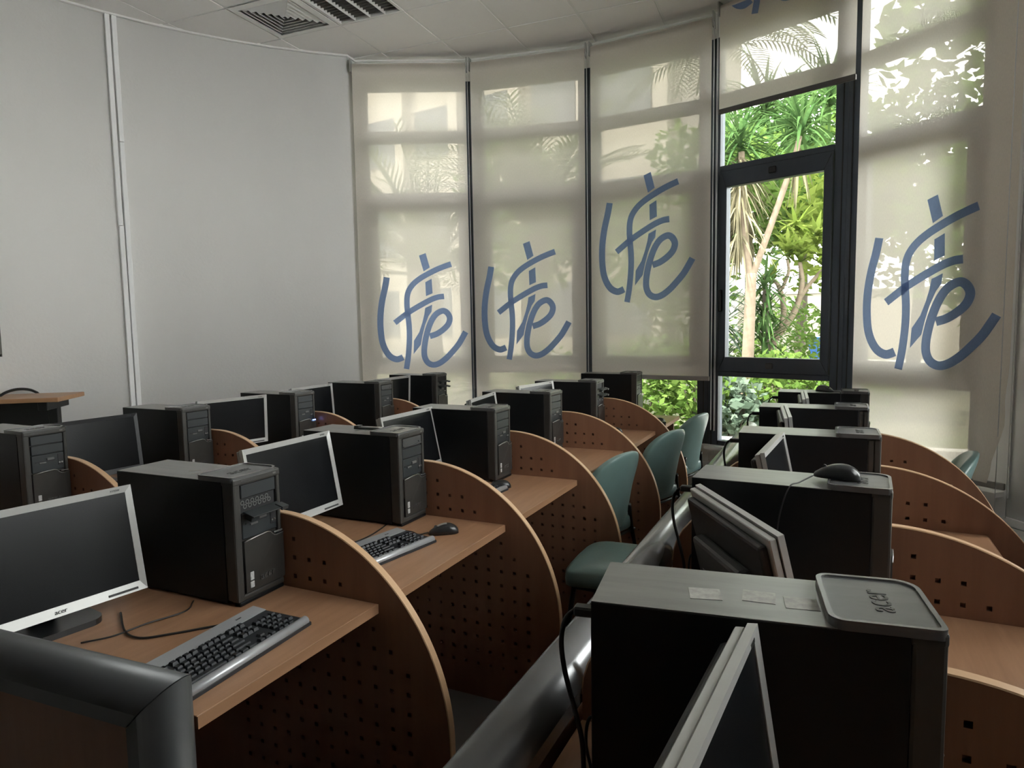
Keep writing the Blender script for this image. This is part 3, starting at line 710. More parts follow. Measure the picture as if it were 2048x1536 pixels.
# flap dropped open on its hinge, with torn side tabs
def flap(z, droop):
    m = Matrix.Translation((0.0, 0.0, z)) @ Matrix.Rotation(droop, 4, 'Y'); b = bmesh.new()
    bx(b, -.002, .040, 0.032, 0.164, -.0018, .0018, .0008, 1, m); bx(b, .012, .034, 0.032, 0.060, -.016, .002, .0008, 1, m); bx(b, .014, .044, 0.140, 0.166, -.006, .005, .0008, 1, m)
    return b
b = bmesh.new()
for k in range(6):
    for q in range(2):
        yy = 0.040 + k * 0.0185 + q * .009; zz = 0.2855 - q * .012 + .006
        r_o, r_i = .0072, .0042; A_ = []; B_ = []
        for s in range(10):
            an = 2 * PI * s / 10; A_.append(b.verts.new((-.010, yy + r_o * Cc(an), zz + r_o * S(an)))); B_.append(b.verts.new((-.010, yy + r_i * Cc(an), zz + r_i * S(an))))
        for s in range(10): b.faces.new((A_[s], A_[(s + 1) % 10], B_[(s + 1) % 10], B_[s]))
TM['shield'] = me('perforated_shield', b, 'louvre_grey')
TM['cavity2'] = me('bay_cavity', box(-.0155, -.0125, 0.032, 0.164, 0.2625, 0.3015), 'seal'); TM['cavity1'] = me('bay_cavity', box(-.0155, -.0125, 0.032, 0.164, 0.3045, 0.3435), 'seal')
TM['flap2'] = me('drive_flap', flap(0.266, 0.25), 'bay_black'); TM['flap1'] = me('drive_flap', flap(0.308, 0.25), 'bay_black')
b = box(-.0165, -.003, 0.034, 0.162, 0.306, 0.342, .002); bx(b, -.004, .001, 0.036, 0.158, 0.309, 0.3135, .0008); bx(b, -.004, .0005, 0.138, 0.150, 0.318, 0.323, .0005)
TM['disc_drive'] = me('disc_drive', b, 'back_grey')
PARTS = [('case', 'case'), ('top_panel', 'top_panel'), ('front_bezel', 'front_bezel'), ('top_cap', 'top_cap'), ('floppy_bay', 'floppy_bay'), ('door', 'door'), ('foot', 'foot'), ('rear_foot', 'rear_foot'), ('power_button', 'power_button')]
SUB = {'top_cap': [('cap_rim', 'cap_rim'), ('cap_lettering', 'cap_lettering')], 'front_bezel': [('front_lettering', 'front_lettering'), ('status_light', 'status_light')],
       'floppy_bay': [('floppy_slot', 'floppy_slot'), ('floppy_button', 'floppy_button'), ('port_plate', 'port_plate'), ('audio_jack', 'audio_jack')],
       'door': [('door_lip', 'door_lip'), ('sticker', 'sticker1'), ('sticker', 'sticker2'), ('door_lettering', 'door_lettering')]}
def link(nm, m, parent):
    o = bpy.data.objects.new(nm, m); COL.objects.link(o); o.parent = parent; return o
def tower(label, x, y, rz, bays=('c', 'c'), group='desktop computer towers'):
    t = thing('computer_tower', label, 'computer', (x, y, DESK_Z + .0005), rz, group)
    for nm, k in PARTS:
        o = link(nm, TM[k], t)
        for n2, k2 in SUB.get(nm, ()): link(n2, TM[k2], o)
    for i, s in enumerate(bays):
        j = str(i + 1)
        if s == 'c': link('bay_cover', TM['bay_cover' + j], t)
        elif s == 'd': link('disc_drive', TM['disc_drive'], t)
        else:
            link('bay_cavity', TM['cavity' + j], t); link('drive_flap', TM['flap' + j], t)
            if j == '2': link('perforated_shield', TM['shield'], t)
    return t
xM, xR, xL = -1.5126, 0.1546, -3.0786
T = {}
for k, (y, dx, a, bays, lab) in enumerate((
    (1.322, .011, .021, ('c', 'f'), 'black computer tower with a broken drive flap, nearest in the middle row'),
    (2.136, -.006, -.006, ('d', 'c'), 'black computer tower with disc drive and small bracket on top, second in the middle row'),
    (2.937, .005, .005, ('c', 'c'), 'black computer tower in the middle row behind a small black mouse, third from the front'),
    (3.755, -.037, -.06, ('c', 'c'), 'black computer tower, fourth from the front in the middle row'),
    (4.600, -.025, .004, ('f', 'f'), 'black computer tower with two drive flaps hanging open, fifth in the middle row'),
    (5.400, .052, -.005, ('c', 'c'), 'black computer tower at the window end of the middle row'))):
    T['M%d' % k] = tower(lab, xM + dx, y, a, bays)
for k, (y, dx, a, bays, lab) in enumerate((
    (1.022, -.008, .135, ('c', 'c'), 'largest black computer tower in front right, three paper labels on top'),
    (1.838, -.020, -.038, ('c', 'c'), 'black computer tower with a mouse on its front cap, second in the right-hand row'),
    (2.686, .002, .020, ('c', 'c'), 'black computer tower, third from the front in the right-hand row'),
    (3.515, -.004, .004, ('c', 'c'), 'black computer tower, fourth from the front in the right-hand row'),
    (4.271, .028, -.009, ('c', 'c'), 'black computer tower with a mouse on its middle, farthest in the right-hand row'))):
    T['R%d' % k] = tower(lab, xR + dx, y, a, bays)
for k, (y, dx, a, bays, lab) in enumerate((
    (1.628, .019, .0, ('c', 'c'), 'black computer tower cut by the left picture edge, nearest in the far left row'),
    (2.433, -.028, .0, ('c', 'c'), 'black computer tower beside the black monitor, second in the far left row'),
    (3.256, -.025, -.010, ('c', 'c'), 'black computer tower with a glowing blue power light'),
    (4.085, .016, .010, ('d', 'c'), 'black computer tower with disc drive in the far left row, fourth from the front'),
    (4.880, .018, .009, ('f', 'f'), 'black computer tower with open drive flaps in front of the leftmost blind'))):
    T['L%d' % k] = tower(lab, xL + dx, y, a, bays)
o = obj('power_light', box(.0048, .0062, 0.146, 0.174, 0.1762, 0.1808), 'led_blue', T['L2']); o['label'] = 'glowing blue power light'
# paper labels left on the tops
for (x, y, rz) in ((-0.315, 0.075, .12), (-0.235, 0.085, -.05), (-0.175, 0.075, .02)):
    o = obj('paper_label', box(-.024, .024, -.022, .022, 0, .0006), 'paper_label', T['R0'], (x, y, TH + .0013), (0, 0, rz)); o['label'] = 'pale paper label'
for (x, y) in ((-0.245, 0.085), (-0.205, 0.06), (-0.165, 0.10)):
    obj('paper_label', box(-.017, .017, -.010, .010, 0, .0006), 'paper_label', T['M0'], (x, y, TH + .0013), (0, 0, .8))

# ------------------------------------------------------------------ monitors
MW, MH = 0.445, 0.30
def monitor_meshes(frame_mat):
    d = {}
    def fr(bm, o0, o1, p0, p1, i0, i1, j0, j1, x0, x1):
        """rectangular frame: outer y o0..o1, z p0..p1; inner y i0..i1, z j0..j1; depth x0..x1"""
        O = [(o0, p0), (o1, p0), (o1, p1), (o0, p1)]; I = [(i0, j0), (i1, j0), (i1, j1), (i0, j1)]
        a = [bm.verts.new((x1, *q)) for q in O]; b = [bm.verts.new((x1 - .004, *q)) for q in I]; c = [bm.verts.new((x0, *q)) for q in O]; e = [bm.verts.new((x0, *q)) for q in I]
        for k in range(4):
            n = (k + 1) % 4
            bm.faces.new((a[k], a[n], b[n], b[k])); bm.faces.new((a[k], c[k], c[n], a[n])); bm.faces.new((c[k], e[k], e[n], c[n])); bm.faces.new((b[k], b[n], e[n], e[k]))
    h, v = MW / 2, MH / 2
    bm = bmesh.new(); fr(bm, -h, h, -v, v, -h + .017, h - .017, -v + .026, v - .019, -.014, 0.0)
    d['bezel'] = me('bezel', bm, frame_mat)
    d['screen'] = me('screen', box(-.010, -.0055, -h + .015, h - .015, -v + .024, v - .017), 'screen')
    d['rear_band'] = me('rear_band', box(-.032, -.0165, -h + .003, h - .003, -v + .003, v - .004, .002), frame_mat)
    d['groove'] = me('groove', box(-.018, -.0125, -h + .007, h - .007, -v + .007, v - .008), 'seal')
    b = box(-.052, -.031, -h + .016, h - .016, -v + .014, v - .020, .008, 2); d['back_shell'] = me('back_shell', b, 'monitor_black')
    b = box(-.084, -.050, -.135, .135, -.10, .055, .010, 2); d['rear_housing'] = me('rear_housing', b, 'back_grey')
    d['rear_label'] = me('rear_label', box(-.0846, -.0838, .05, .10, -.06, -.02), 'paper_label')
    b = box(-.0035, .0008, h - .105, h - .025, -v + .006, -v + .012, .0008); d['button_strip'] = me('button_strip', b, 'back_grey')
    t = text_mesh('acer', 0.017, .0008); d['lettering'] = map_mesh(t, lambda x, y, z: (.0003 + z, x, -v + .0125 + y)); d['lettering'].materials.append(MATS['emboss'])
    t = text_mesh('X193W', 0.008, .0008); d['model_mark'] = map_mesh(t, lambda x, y, z: (.0003 + z, h - .045 + x, v - .010 + y)); d['model_mark'].materials.append(MATS['emboss'])
    return d
MON = {'s': monitor_meshes('monitor_silver'), 'k': monitor_meshes('monitor_black')}
bb = bmesh.new(); poly_prism(bb, rrect(-.11, .10, -.105, .105, (.04, .04, .04, .04)), 0.0, 0.016)
BASE_M = me('base', bb, 'plastic_black')
def monitor(label, x, y, z, yaw, tilt, kind='s'):
    t = thing('monitor', label, 'monitor', (x - .06 * Cc(yaw), y - .06 * S(yaw), DESK_Z + .0005), yaw, 'flat computer monitors')
    d = MON[kind]; zc = z - DESK_Z
    b = link('bezel', d['bezel'], t); b.location = (.06, 0, zc); b.rotation_euler = (0, -tilt, 0)
    for k in ('screen', 'rear_band', 'groove', 'lettering', 'button_strip', 'model_mark'): link(k, d[k], b)
    s = link('back_shell', d['back_shell'], t); s.location = b.location; s.rotation_euler = b.rotation_euler
    for k in ('rear_housing', 'rear_label'): link(k, d[k], s)
    link('base', BASE_M, t)
    nk = bmesh.new(); bx(nk, -.055, -.030, -.035, .035, 0.010, zc - .02, .004); obj('neck', nk, 'monitor_black', t)
    return t
for a in (('silver-framed monitor with blank screen at the left picture edge, nearest in the middle row', -1.822, 1.017, .939, -.141, .197),
          ('silver-framed monitor with a dusty screen, second from the front in the middle row', -1.771, 1.848, .971, .017, .18),
          ('silver-framed monitor with a dusty screen, third from the front in the middle row', -1.844, 2.723, .961, .007, .205),
          ('silver-framed monitor, fourth from the front in the middle row', -1.826, 3.464, .965, .16, .141),
          ('silver-framed monitor, farthest in the middle row', -1.841, 4.272, .966, -.15, .145),
          ('all-black monitor between the two nearest towers of the far left row', -3.359, 2.135, .938, -.048, .109, 'k'),
          ('silver-framed monitor facing the aisle, nearest silver one in the far left row', -3.31, 2.952, .956, -.235, -.03),
          ('thin silver-framed monitor, third from the front in the far left row', -3.417, 3.78, .953, .043, .062),
          ('small silver-framed monitor farthest in the far left row', -3.307, 4.606, .952, -.066, -.05),
          ('silver-framed monitor seen edge-on at the bottom, nearest in the right-hand row', -.082, .750, .952, -.07, .155),
          ('monitor turned away showing its black back, second in the right-hand row', -.170, 1.645, .947, .551, .246),
          ('silver-edged monitor, third from the front in the right-hand row', -.1475, 2.452, .962, -.067, .206),
          ('silver-edged monitor seen edge-on, fourth in the right-hand row', -.164, 3.262, .968, .104, .102),
          ('silver-edged monitor seen edge-on, farthest in the right-hand row', -.115, 4.018, .968, .063, .102)):
    monitor(*a)

# ------------------------------------------------------------------ keyboards, mice, cables, small things
def key_rows():
    bm = bmesh.new(); rng = random.Random(3)
    def key(u, v, w=1.0, h=1.0):
        x = .068 - v * .0192; y0 = u * .0188; w_ = w * .0188 - .0022; dx = h * .0192 - .0025
        z0 = .0135 + .0035 * v / 5; a = [bm.verts.new(p) for p in ((x - dx, y0, z0), (x, y0, z0), (x, y0 + w_, z0), (x - dx, y0 + w_, z0))]
        i = .0022; c = [bm.verts.new(p) for p in ((x - dx + i, y0 + i, z0 + .0075), (x - i * 1.4, y0 + i, z0 + .0075), (x - i * 1.4, y0 + w_ - i, z0 + .0075), (x - dx + i, y0 + w_ - i, z0 + .0075))]
        bm.faces.new(c)
        for k in range(4): bm.faces.new((a[k], a[(k + 1) % 4], c[(k + 1) % 4], c[k]))
    o = -11.5
    lay = [[(0, 1.3), (1.3, 1.3), (2.6, 1.3), (3.9, 6.0), (9.9, 1.2), (11.1, 1.2), (12.3, 1.2), (13.5, 1.5)],
           [(0, 2.25)] + [(2.25 + k, 1) for k in range(10)] + [(12.25, 2.75)], [(0, 1.75)] + [(1.75 + k, 1) for k in range(11)] + [(12.75, 2.25)],
           [(0, 1.5)] + [(1.5 + k, 1) for k in range(12)] + [(13.5, 1.5)], [(k, 1) for k in range(13)] + [(13, 2)], [(0, 1)] + [(2 + k + (k // 4) * .5, 1) for k in range(12)]]
    for v, r in enumerate(lay):
        for u, w in r: key(o + u, v + (.35 if v == 5 else 0), w)
    for u in (15.5, 16.5, 17.5): key(o + u, 0)
    key(o + 16.5, 1)
    for v in (3, 4): 
        for u in (15.5, 16.5, 17.5): key(o + u, v)
    for u in (15.5, 16.5, 17.5): key(o + u, 5.35)
    for v in range(5):
        for u in (19, 20, 21, 22):
            if u == 22 and v in (0, 2): continue
            key(o + u, v, 1, 1)
    return bm
KEYS = me('keycaps', key_rows(), 'key_black')
b = bmesh.new(); KB = [(-.098, 0.0), (.098, 0.0), (.098, .008), (.075, .014), (-.060, .0175), (-.098, .021)]
for sgn in (0,):
    A_ = [b.verts.new((p[0], -.226, p[1])) for p in KB]; B_ = [b.verts.new((p[0], .226, p[1])) for p in KB]
    for k in range(6): b.faces.new((A_[k], A_[(k + 1) % 6], B_[(k + 1) % 6], B_[k]))
    b.faces.new(list(reversed(A_))); b.faces.new(B_)
KTRAY = me('tray', b, 'key_black')
b = bmesh.new(); A_ = [(-.0985, .0212), (-.060, .0180), (-.055, .0176), (-.055, .0186), (-.060, .0198), (-.0985, .0232)]
P1 = [b.verts.new((p[0], -.2265, p[1])) for p in A_]; P2 = [b.verts.new((p[0], .2265, p[1])) for p in A_]
for k in range(6): b.faces.new((P1[k], P1[(k + 1) % 6], P2[(k + 1) % 6], P2[k]))
b.faces.new(list(reversed(P1))); b.faces.new(P2); KTOP = me('silver_strip', b, 'key_silver')
KBAR = me('silver_wrist_bar', tube([(.084, -.2245, .0125), (.084, .2205, .0125)], .0125, 14), 'key_silver'); KSLOT = me('slot', box(-.088, -.082, -.20, -.12, .0215, .0233), 'seal')
tx = text_mesh('acer', .012, .0006); KTX = map_mesh(tx, lambda x, y, z: (-.078 - y, .15 + x, .0216 + z)); KTX.materials.append(MATS['emboss'])
def keyboard(label, x, y, rz):
    t = thing('keyboard', label, 'keyboard', (x, y, DESK_Z + .0005), rz, 'silver and black keyboards')
    tr = link('tray', KTRAY, t); k = link('keycaps', KEYS, t); k['kind'] = 'stuff'; s = link('silver_strip', KTOP, t); link('silver_wrist_bar', KBAR, t); link('slot', KSLOT, s); link('lettering', KTX, s); return t
keyboard('silver and black keyboard on the nearest desk of the middle row', -1.322, 1.090, math.radians(3.5))
keyboard('silver and black keyboard beside the silver-topped mouse', -1.425, 1.826, math.radians(-9))
keyboard('silver and black keyboard mostly hidden behind a curved divider, under the third tower', -1.50, 2.61, math.radians(-4))

def mouse_fn(p):
    x, y, z = p; u = (x / .057 + 1) / 2
    hgt = .55 + .45 * S(PI * min(1, max(0, u * .85 + .22)))
    return Vector((x, y * (0.86 + .2 * abs(u - .45)), max(0, z * hgt)))
b = bmesh.new(); sellipsoid(b, .057, .032, .038, .75, .8, 24, 14, mouse_fn); MB_ = me('shell', b, 'plastic_black')
def strip_fn(p): return Vector((p.x * .62 + .018, p.y * .34, mouse_fn(Vector((p.x * .62 + .018, 0, .038))).z * .93 * (1 - (abs(p.x * .62 + .018) / .066) ** 3) * 1.0 + .0008 + p.z * .02))
b = bmesh.new(); G = []
for i in range(9):
    x = -.012 + .062 * i / 8; prof = mouse_fn(Vector((x, 0, .038 * (1 - (abs(x) / .057) ** 2.2) ** .42))).z; G.append([b.verts.new((x, yy, prof + .0008 - (yy / .032) ** 2 * .010)) for yy in (-.011, -.004, .004, .011)])
for i in range(8):
    for k in range(3): b.faces.new((G[i][k], G[i][k + 1], G[i + 1][k + 1], G[i + 1][k])).smooth = True
MSTRIP = me('button_plate', b, 'monitor_silver')
b = tube([(.030, -.0025, .0255), (.030, .0025, .0255)], .006, 12); MWH = me('wheel', b, 'back_grey')
def mouse(label, x, y, z, rz, cord=None, plate=True):
    t = thing('mouse', label, 'mouse', (x, y, z), rz, 'computer mice'); s = link('shell', MB_, t); 
    if plate: link('button_plate', MSTRIP, s)
    link('wheel', MWH, s)
    if cord:
        Mi = Matrix.Rotation(-rz, 3, 'Z')
        obj('cord', tube(spline([Mi @ (Vector(p) - Vector((x, y, z))) for p in cord], 8), .0019, 6), 'cable', t)
    return t
mouse('black mouse with silver button plate on the second desk of the middle row', -1.324, 2.136, .7415, 3.75, [(-1.372, 2.104, .747), (-1.40, 2.08, .743), (-1.45, 2.10, .743), (-1.53, 2.08, .743)])
mouse('small black mouse under the third tower of the middle row', -1.446, 2.852, .7415, 3.7, None, False)
mouse('black mouse on the fifth desk of the middle row', -1.40, 4.62, .7415, 2.6, None)
mouse('black mouse on the window-end desk of the middle row', -1.235, 5.215, .7415, 2.8, None, False)
rx = T['R1'].matrix_basis
mouse('black mouse resting on the cap of the second tower in the right-hand row', .012, 1.925, 1.1135, 2.95, [(-.045, 1.905, 1.118), (-.075, 1.868, 1.106), (-.098, 1.83, 1.099), (-.118, 1.812, 1.03), (-.128, 1.808, .93)], False)
mouse('black mouse resting on the farthest tower of the right-hand row', -.05, 4.36, 1.1003, -.75, [(-.01, 4.31, 1.105), (.03, 4.28, 1.108), (.035, 4.262, 1.08), (.035, 4.258, 1.0)], False)
# black bracket and silver rods on the second middle tower
bk = thing('metal_bracket', 'small black bracket with two silver rods lying on the second middle tower', 'bracket', (-1.755, 2.262, DESK_Z + TH + .0025), .12)
obj('bar', box(-.062, .062, .012, .020, 0, .006, .001), 'plastic_black', bk); obj('bar', box(-.062, .062, -.020, -.012, 0, .006, .001), 'plastic_black', bk)
obj('rod', tube([(-.05, .004, .006), (.06, .004, .006)], .0035, 8), 'steel', bk); obj('rod', tube([(-.03, -.006, .006), (.06, -.006, .006)], .0035, 8), 'steel', bk)
obj('clip', box(-.062, -.040, -.018, .018, 0, .013, .002), 'plastic_black', bk)
# items on the far desk
ph = thing('handset', 'small black handset lying on the window-end desk of the middle row', 'handset', (-1.20, 5.03, DESK_Z), .5)
obj('body', box(-.06, .06, -.022, .022, 0, .02, .006, 2), 'plastic_black', ph); obj('earpiece', box(.035, .062, -.024, .024, .018, .032, .005, 2), 'plastic_black', ph)
ad = thing('power_adapter', 'small black power adapter beside the handset on the window-end desk', 'adapter', (-1.215, 4.90, DESK_Z), -.2)
obj('block', box(-.045, .045, -.025, .025, 0, .03, .005, 2), 'plastic_black', ad); obj('plug', tube([(.045, 0, .015), (.075, .01, .012)], .006, 8), 'cable', ad)

# power cables arching from the right-hand towers over the rail
for k, lab in enumerate(('nearest', 'second', 'third', 'fourth', 'farthest')):
    t = T['R%d' % k]; Mw = Matrix.Translation(t.location) @ Matrix.Rotation(t.rotation_euler.z, 4, 'Z')
    yy = (.055, .03, .05, .05, .06)[k]; drop = (.20, .23, .21, .2, .2)[k]
    P = [Mw @ Vector(q) for q in ((-TD - .002, yy, .318), (-TD - .030, yy, .322), (-TD - .050, yy - .004, .305), (-TD - .058, yy - .01, .27), (-TD - .052, yy - .015, .22), (-TD - .035, yy - .02, .16), (-TD - .022, yy - .02, .10), (-TD - .020, yy - .02, .02))]
    c = thing('power_cable', 'black power cable arching out of the back of the %s right-hand tower' % lab, 'cable', P[0], 0, 'tower power cables')
    obj('cord', tube(spline([p - P[0] for p in P[1:]], 8), .0042, 8), 'cable', c)
    pl = bmesh.new(); d = (P[1] - P[0]); bx(pl, -.036, .004, -.011, .011, -.008, .008, .003); o = obj('plug', pl, 'cable', c, (0, 0, .0), (0, 0, t.rotation_euler.z))
    o2 = obj('loose_lead', tube(spline([Mw @ Vector(q) - P[0] for q in ((-TD - .004, .12, .09), (-TD - .025, .11, .10), (-TD - .030, .10, .06), (-TD - .02, .10, .01))], 8), .003, 6), 'cable', c)
# leads on the nearest desk of the middle row
cb = thing('signal_cable', 'thin black leads looping on the nearest desk of the middle row', 'cable', (-1.62, 1.05, DESK_Z))
def zrel(pts): return [Vector((p[0] + 1.62, p[1] - 1.05, p[2])) for p in pts]
obj('lead', tube(spline(zrel([(-1.78, 1.16, .004), (-1.66, 1.09, .004), (-1.585, 1.08, .004), (-1.53, 1.13, .004), (-1.47, 1.20, .004), (-1.43, 1.245, .004)]), 8), .0028, 6), 'cable', cb)
obj('lead', tube(spline(zrel([(-1.66, 1.30, .004), (-1.62, 1.24, .004), (-1.64, 1.14, .0075), (-1.66, 1.06, .004), (-1.70, 1.00, .004)]), 8), .0022, 6), 'cable', cb)
cb = thing('signal_cable', 'thin black leads behind the keyboard on the second desk of the middle row', 'cable', (-1.62, 1.9, DESK_Z))
obj('lead', tube(spline([(-.02, -.16, .004), (0.04, -.05, .004), (.06, .06, .004), (.05, .16, .004), (.03, .24, .004)], 8), .0026, 6), 'cable', cb)

# ------------------------------------------------------------------ chairs
def back_pad():
    bm = bmesh.new()
    def fn(p):
        # p: x thickness, y width, z height -> curved shell leaning back, wider at the top
        u, v = p.y / .215, p.z / .215
        w = 1.0 - .12 * (1 - v) * .5 - .10 * max(0, v) ** 3
        y = p.y * w; x = p.x + .060 * u * u - .045 * v - .02 * v * v
        return Vector((x, y, p.z - .035 * u * u * max(0, v)))
    sellipsoid(bm, .032, .215, .215, .55, .45, 40, 24, fn)
    # sellipsoid has z poles: fine for a rounded pad
    return bm
BACKM = me('backrest', back_pad(), 'vinyl_green')
def seat_fn(p):
    u = p.x / .215; return Vector((p.x, p.y * (1 + .05 * u), p.z - (.02 * max(0, u) ** 3) + .012 * (1 - (p.y / .22) ** 2) * (1 if p.z > 0 else 0)))
b = bmesh.new(); sellipsoid(b, .215, .22, .046, .38, .32, 40, 14, seat_fn); SEATM = me('seat', b, 'vinyl_green')
def leg(sx, sy, back=True):
    if sx < 0:
        top = (-.215, sy * .13, .54) if back else (-.17, sy * .17, .40)
        pts = [(-.235, sy * .205, .012), (-.222, sy * .19, .25), (-.205, sy * .165, .42), top]
    else: pts = [(.20, sy * .205, .012), (.185, sy * .20, .22), (.16, sy * .19, .40)]
    return tube(spline(pts, 5), .011, 10)
LEGS = {(sx, sy, bk): me('leg', leg(sx, sy, bk), 'tube_black') for sx in (-1, 1) for sy in (-1, 1) for bk in (True, False)}
STR = me('stretcher', tube([(-.205, -.197, .385), (.165, -.19, .385), (.165, .19, .385), (-.205, .197, .385)], .009, 8, closed=True), 'tube_black')
CAPM = me('foot_cap', tube([(0, 0, 0), (0, 0, .02)], .014, 10), 'plastic_black')
def chair(label, x, y, rz, back=True, name='chair'):
    t = thing(name, label, 'chair', (x, y, 0), rz, 'green vinyl chairs')
    s = link('seat', SEATM, t); s.location = (0, 0, .435)
    if back: b_ = link('backrest', BACKM, t); b_.location = (-.225, 0, .64)
    for sx in (-1, 1):
        for sy in (-1, 1):
            l = link('leg', LEGS[(sx, sy, back)], t); c = link('foot_cap', CAPM, l); c.location = ((-.235 if sx < 0 else .20), sy * .205, 0)
    link('stretcher', STR, t); return t
chair('green vinyl chair pushed under the fourth desk of the middle row', -1.235, 3.45, PI - .28)
chair('green vinyl chair pushed under the fifth desk of the middle row', -1.155, 4.28, PI - .32)
chair('green vinyl chair at the window-end desk, its black leg showing', -1.14, 5.08, PI - .25)
chair('green vinyl chair behind the curved dividers of the right-hand row', .355, 4.0, PI - .1)
chair('green padded chair with only its seat showing beside the long rail', -.84, 2.86, PI + .02, back=False)

# ------------------------------------------------------------------ left side of the room
tb = thing('side_table', 'light wood table on the step against the left wall', 'table', (-4.71, 2.745, PLAT), math.radians(180 + 36.9))
# local x runs away from the visible corner along the near edge, -y towards the wall
obj('table_top', box(0, .75, -.42, 0, 0.775, 0.805, .003), 'table_wood', tb)
for sx in (.12, .62):
    obj('leg', box(sx - .03, sx + .03, -.25, -.19, 0.03, 0.775, .004), 'tube_black', tb); obj('foot', box(sx - .03, sx + .03, -.40, -.02, 0, .03, .004), 'tube_black', tb)
    obj('bracket', box(sx - .03, sx + .03, -.38, -.05, 0.715, 0.7745, .004), 'tube_black', tb)
obj('apron', box(.15, .59, -.24, -.20, 0.58, 0.774, .002), 'tube_black', tb)
ch = thing('black_chair', 'black tube chair behind the side table, only its curved back showing', 'chair', (-5.24, 2.80, PLAT), math.radians(20))
obj('back_hoop', tube(spline([(-.02, -.19, .40), (-.02, -.19, .74), (-.02, -.14, .815), (-.02, 0, .842), (-.02, .14, .815), (-.02, .19, .74), (-.02, .19, .40)], 8), .010, 8), 'tube_black', ch)
obj('seat', box(-.02, .20, -.18, .18, .40, .44, .015, 2), 'plastic_black', ch)
for sx in (-.02, .17):
    for sy in (-.16, .16): obj('leg', tube([(sx, sy, 0), (sx, sy, .40)], .011, 8), 'tube_black', ch)

def on_left(psd, inset):
    a = math.radians(psd); return (LC[0] + (LR - inset) * S(a), LC[1] + (LR - inset) * Cc(a)), a
# twin cable trunking
for k, (dps, lab) in enumerate(((0.0, 'narrow white cable trunking on the left wall, left one of the pair'), (0.62, 'narrow white cable trunking on the left wall, right one of the pair'))):
    (x, y), a = on_left(-68.35 + dps, 0.0)
    t = thing('cable_trunking', lab, 'trunking', (x, y, 0), -a, 'white cable trunking pair')
    zs = (PLAT + .07, 2.36, 3.985) if k == 0 else (PLAT + .07, 3.02, 3.985)
    for q, (z0, z1) in enumerate(zip(zs[:-1], zs[1:])):
        off = .004 if q and k == 0 else 0.0
        obj('trunking_length', box(-.017 - off, .017 - off, -.034, -.001, z0 + .002, z1 - .002, .003), 'white_paint', t)
# whiteboard at the picture edge
(x, y), a = on_left(-80.6, 0.0)
wb = thing('whiteboard', 'dark-framed whiteboard at the left picture edge', 'whiteboard', (x, y, 0), -a)
obj('board', box(-1.25, -.02, -.03, -.012, 1.40, 2.35), 'board_white', wb)
for q in ((-.028, .0, 1.37, 2.38), (-1.27, -1.242, 1.37, 2.38)): obj('frame_side', box(q[0], q[1], -.045, -.005, q[2], q[3], .003), 'board_frame', wb)
for z in (1.37, 2.352): obj('frame_rail', box(-1.27, 0, -.043, -.005, z, z + .028, .003), 'board_frame', wb)
for x_ in (-.024, -.006): obj('frame_foot', tube([(x_, -.03, 1.355), (x_, -.03, 1.375)], .009, 10), 'board_frame', wb)

# ------------------------------------------------------------------ outside
gb = bmesh.new(); bx(gb, -40, 40, 5.4, 70, -0.30, -0.05); struct('ground', gb, 'soil', 'planted ground outside the windows')
pv = bmesh.new(); bx(pv, -9, 5, 6.3, 8.3, -0.05, 0.02); struct('pavement', pv, 'paving', 'pale paving strip outside along the windows')
kb = bmesh.new(); bx(kb, -9, 5, 8.3, 8.45, -0.05, 0.12, .01); struct('kerb', kb, 'paving', 'pale kerb edging the planting bed')
pv = bmesh.new(); bx(pv, -1.2, 3.5, 17.5, 27, -0.04, 0.06); struct('pavement_far', pv, 'paving', 'pale paving further out behind the shrubs')

def blade(bm, root, d, L, w, droop, n=4, fold=0.0):
    """long tapering leaf bending under gravity"""
    d = Vector(d).normalized(); p = Vector(root); side = d.cross(Vector((0, 0, 1)))
    if side.length < 1e-3: side = Vector((1, 0, 0))
    side.normalize(); prev = None
    for i in range(n + 1):
        t = i / n; ww = w * (0.55 + .9 * t if t < .4 else (1 - t) * 1.55) * .5
        a, b = bm.verts.new(p - side * ww), bm.verts.new(p + side * ww)
        if prev: bm.faces.new((prev[0], prev[1], b, a))
        prev = (a, b); p = p + d * (L / n); d = (d + Vector((0, 0, -droop / n))).normalized()

def rosette(bm, c, n, L, w, rng, up=(-.3, 1.0), droop=.9, spread=1.0):
    for k in range(n):
        az_ = rng.uniform(0, 2 * PI); el = rng.uniform(*up)
        blade(bm, Vector(c) + Vector((0, 0, rng.uniform(-.12, .12))), (Cc(az_) * Cc(el) * spread, S(az_) * Cc(el) * spread, S(el)), L * rng.uniform(.75, 1.15), w * rng.uniform(.8, 1.2), droop * rng.uniform(.6, 1.3))

def trunk(paths):
    bm = bmesh.new()
    for pts, r0, r1 in paths:
        P = spline(pts, 6); tube_bm(bm, P, r0, 9, radii=[r0 + (r1 - r0) * i / (len(P) - 1) for i in range(len(P))])
    return bm
rng = random.Random(7)
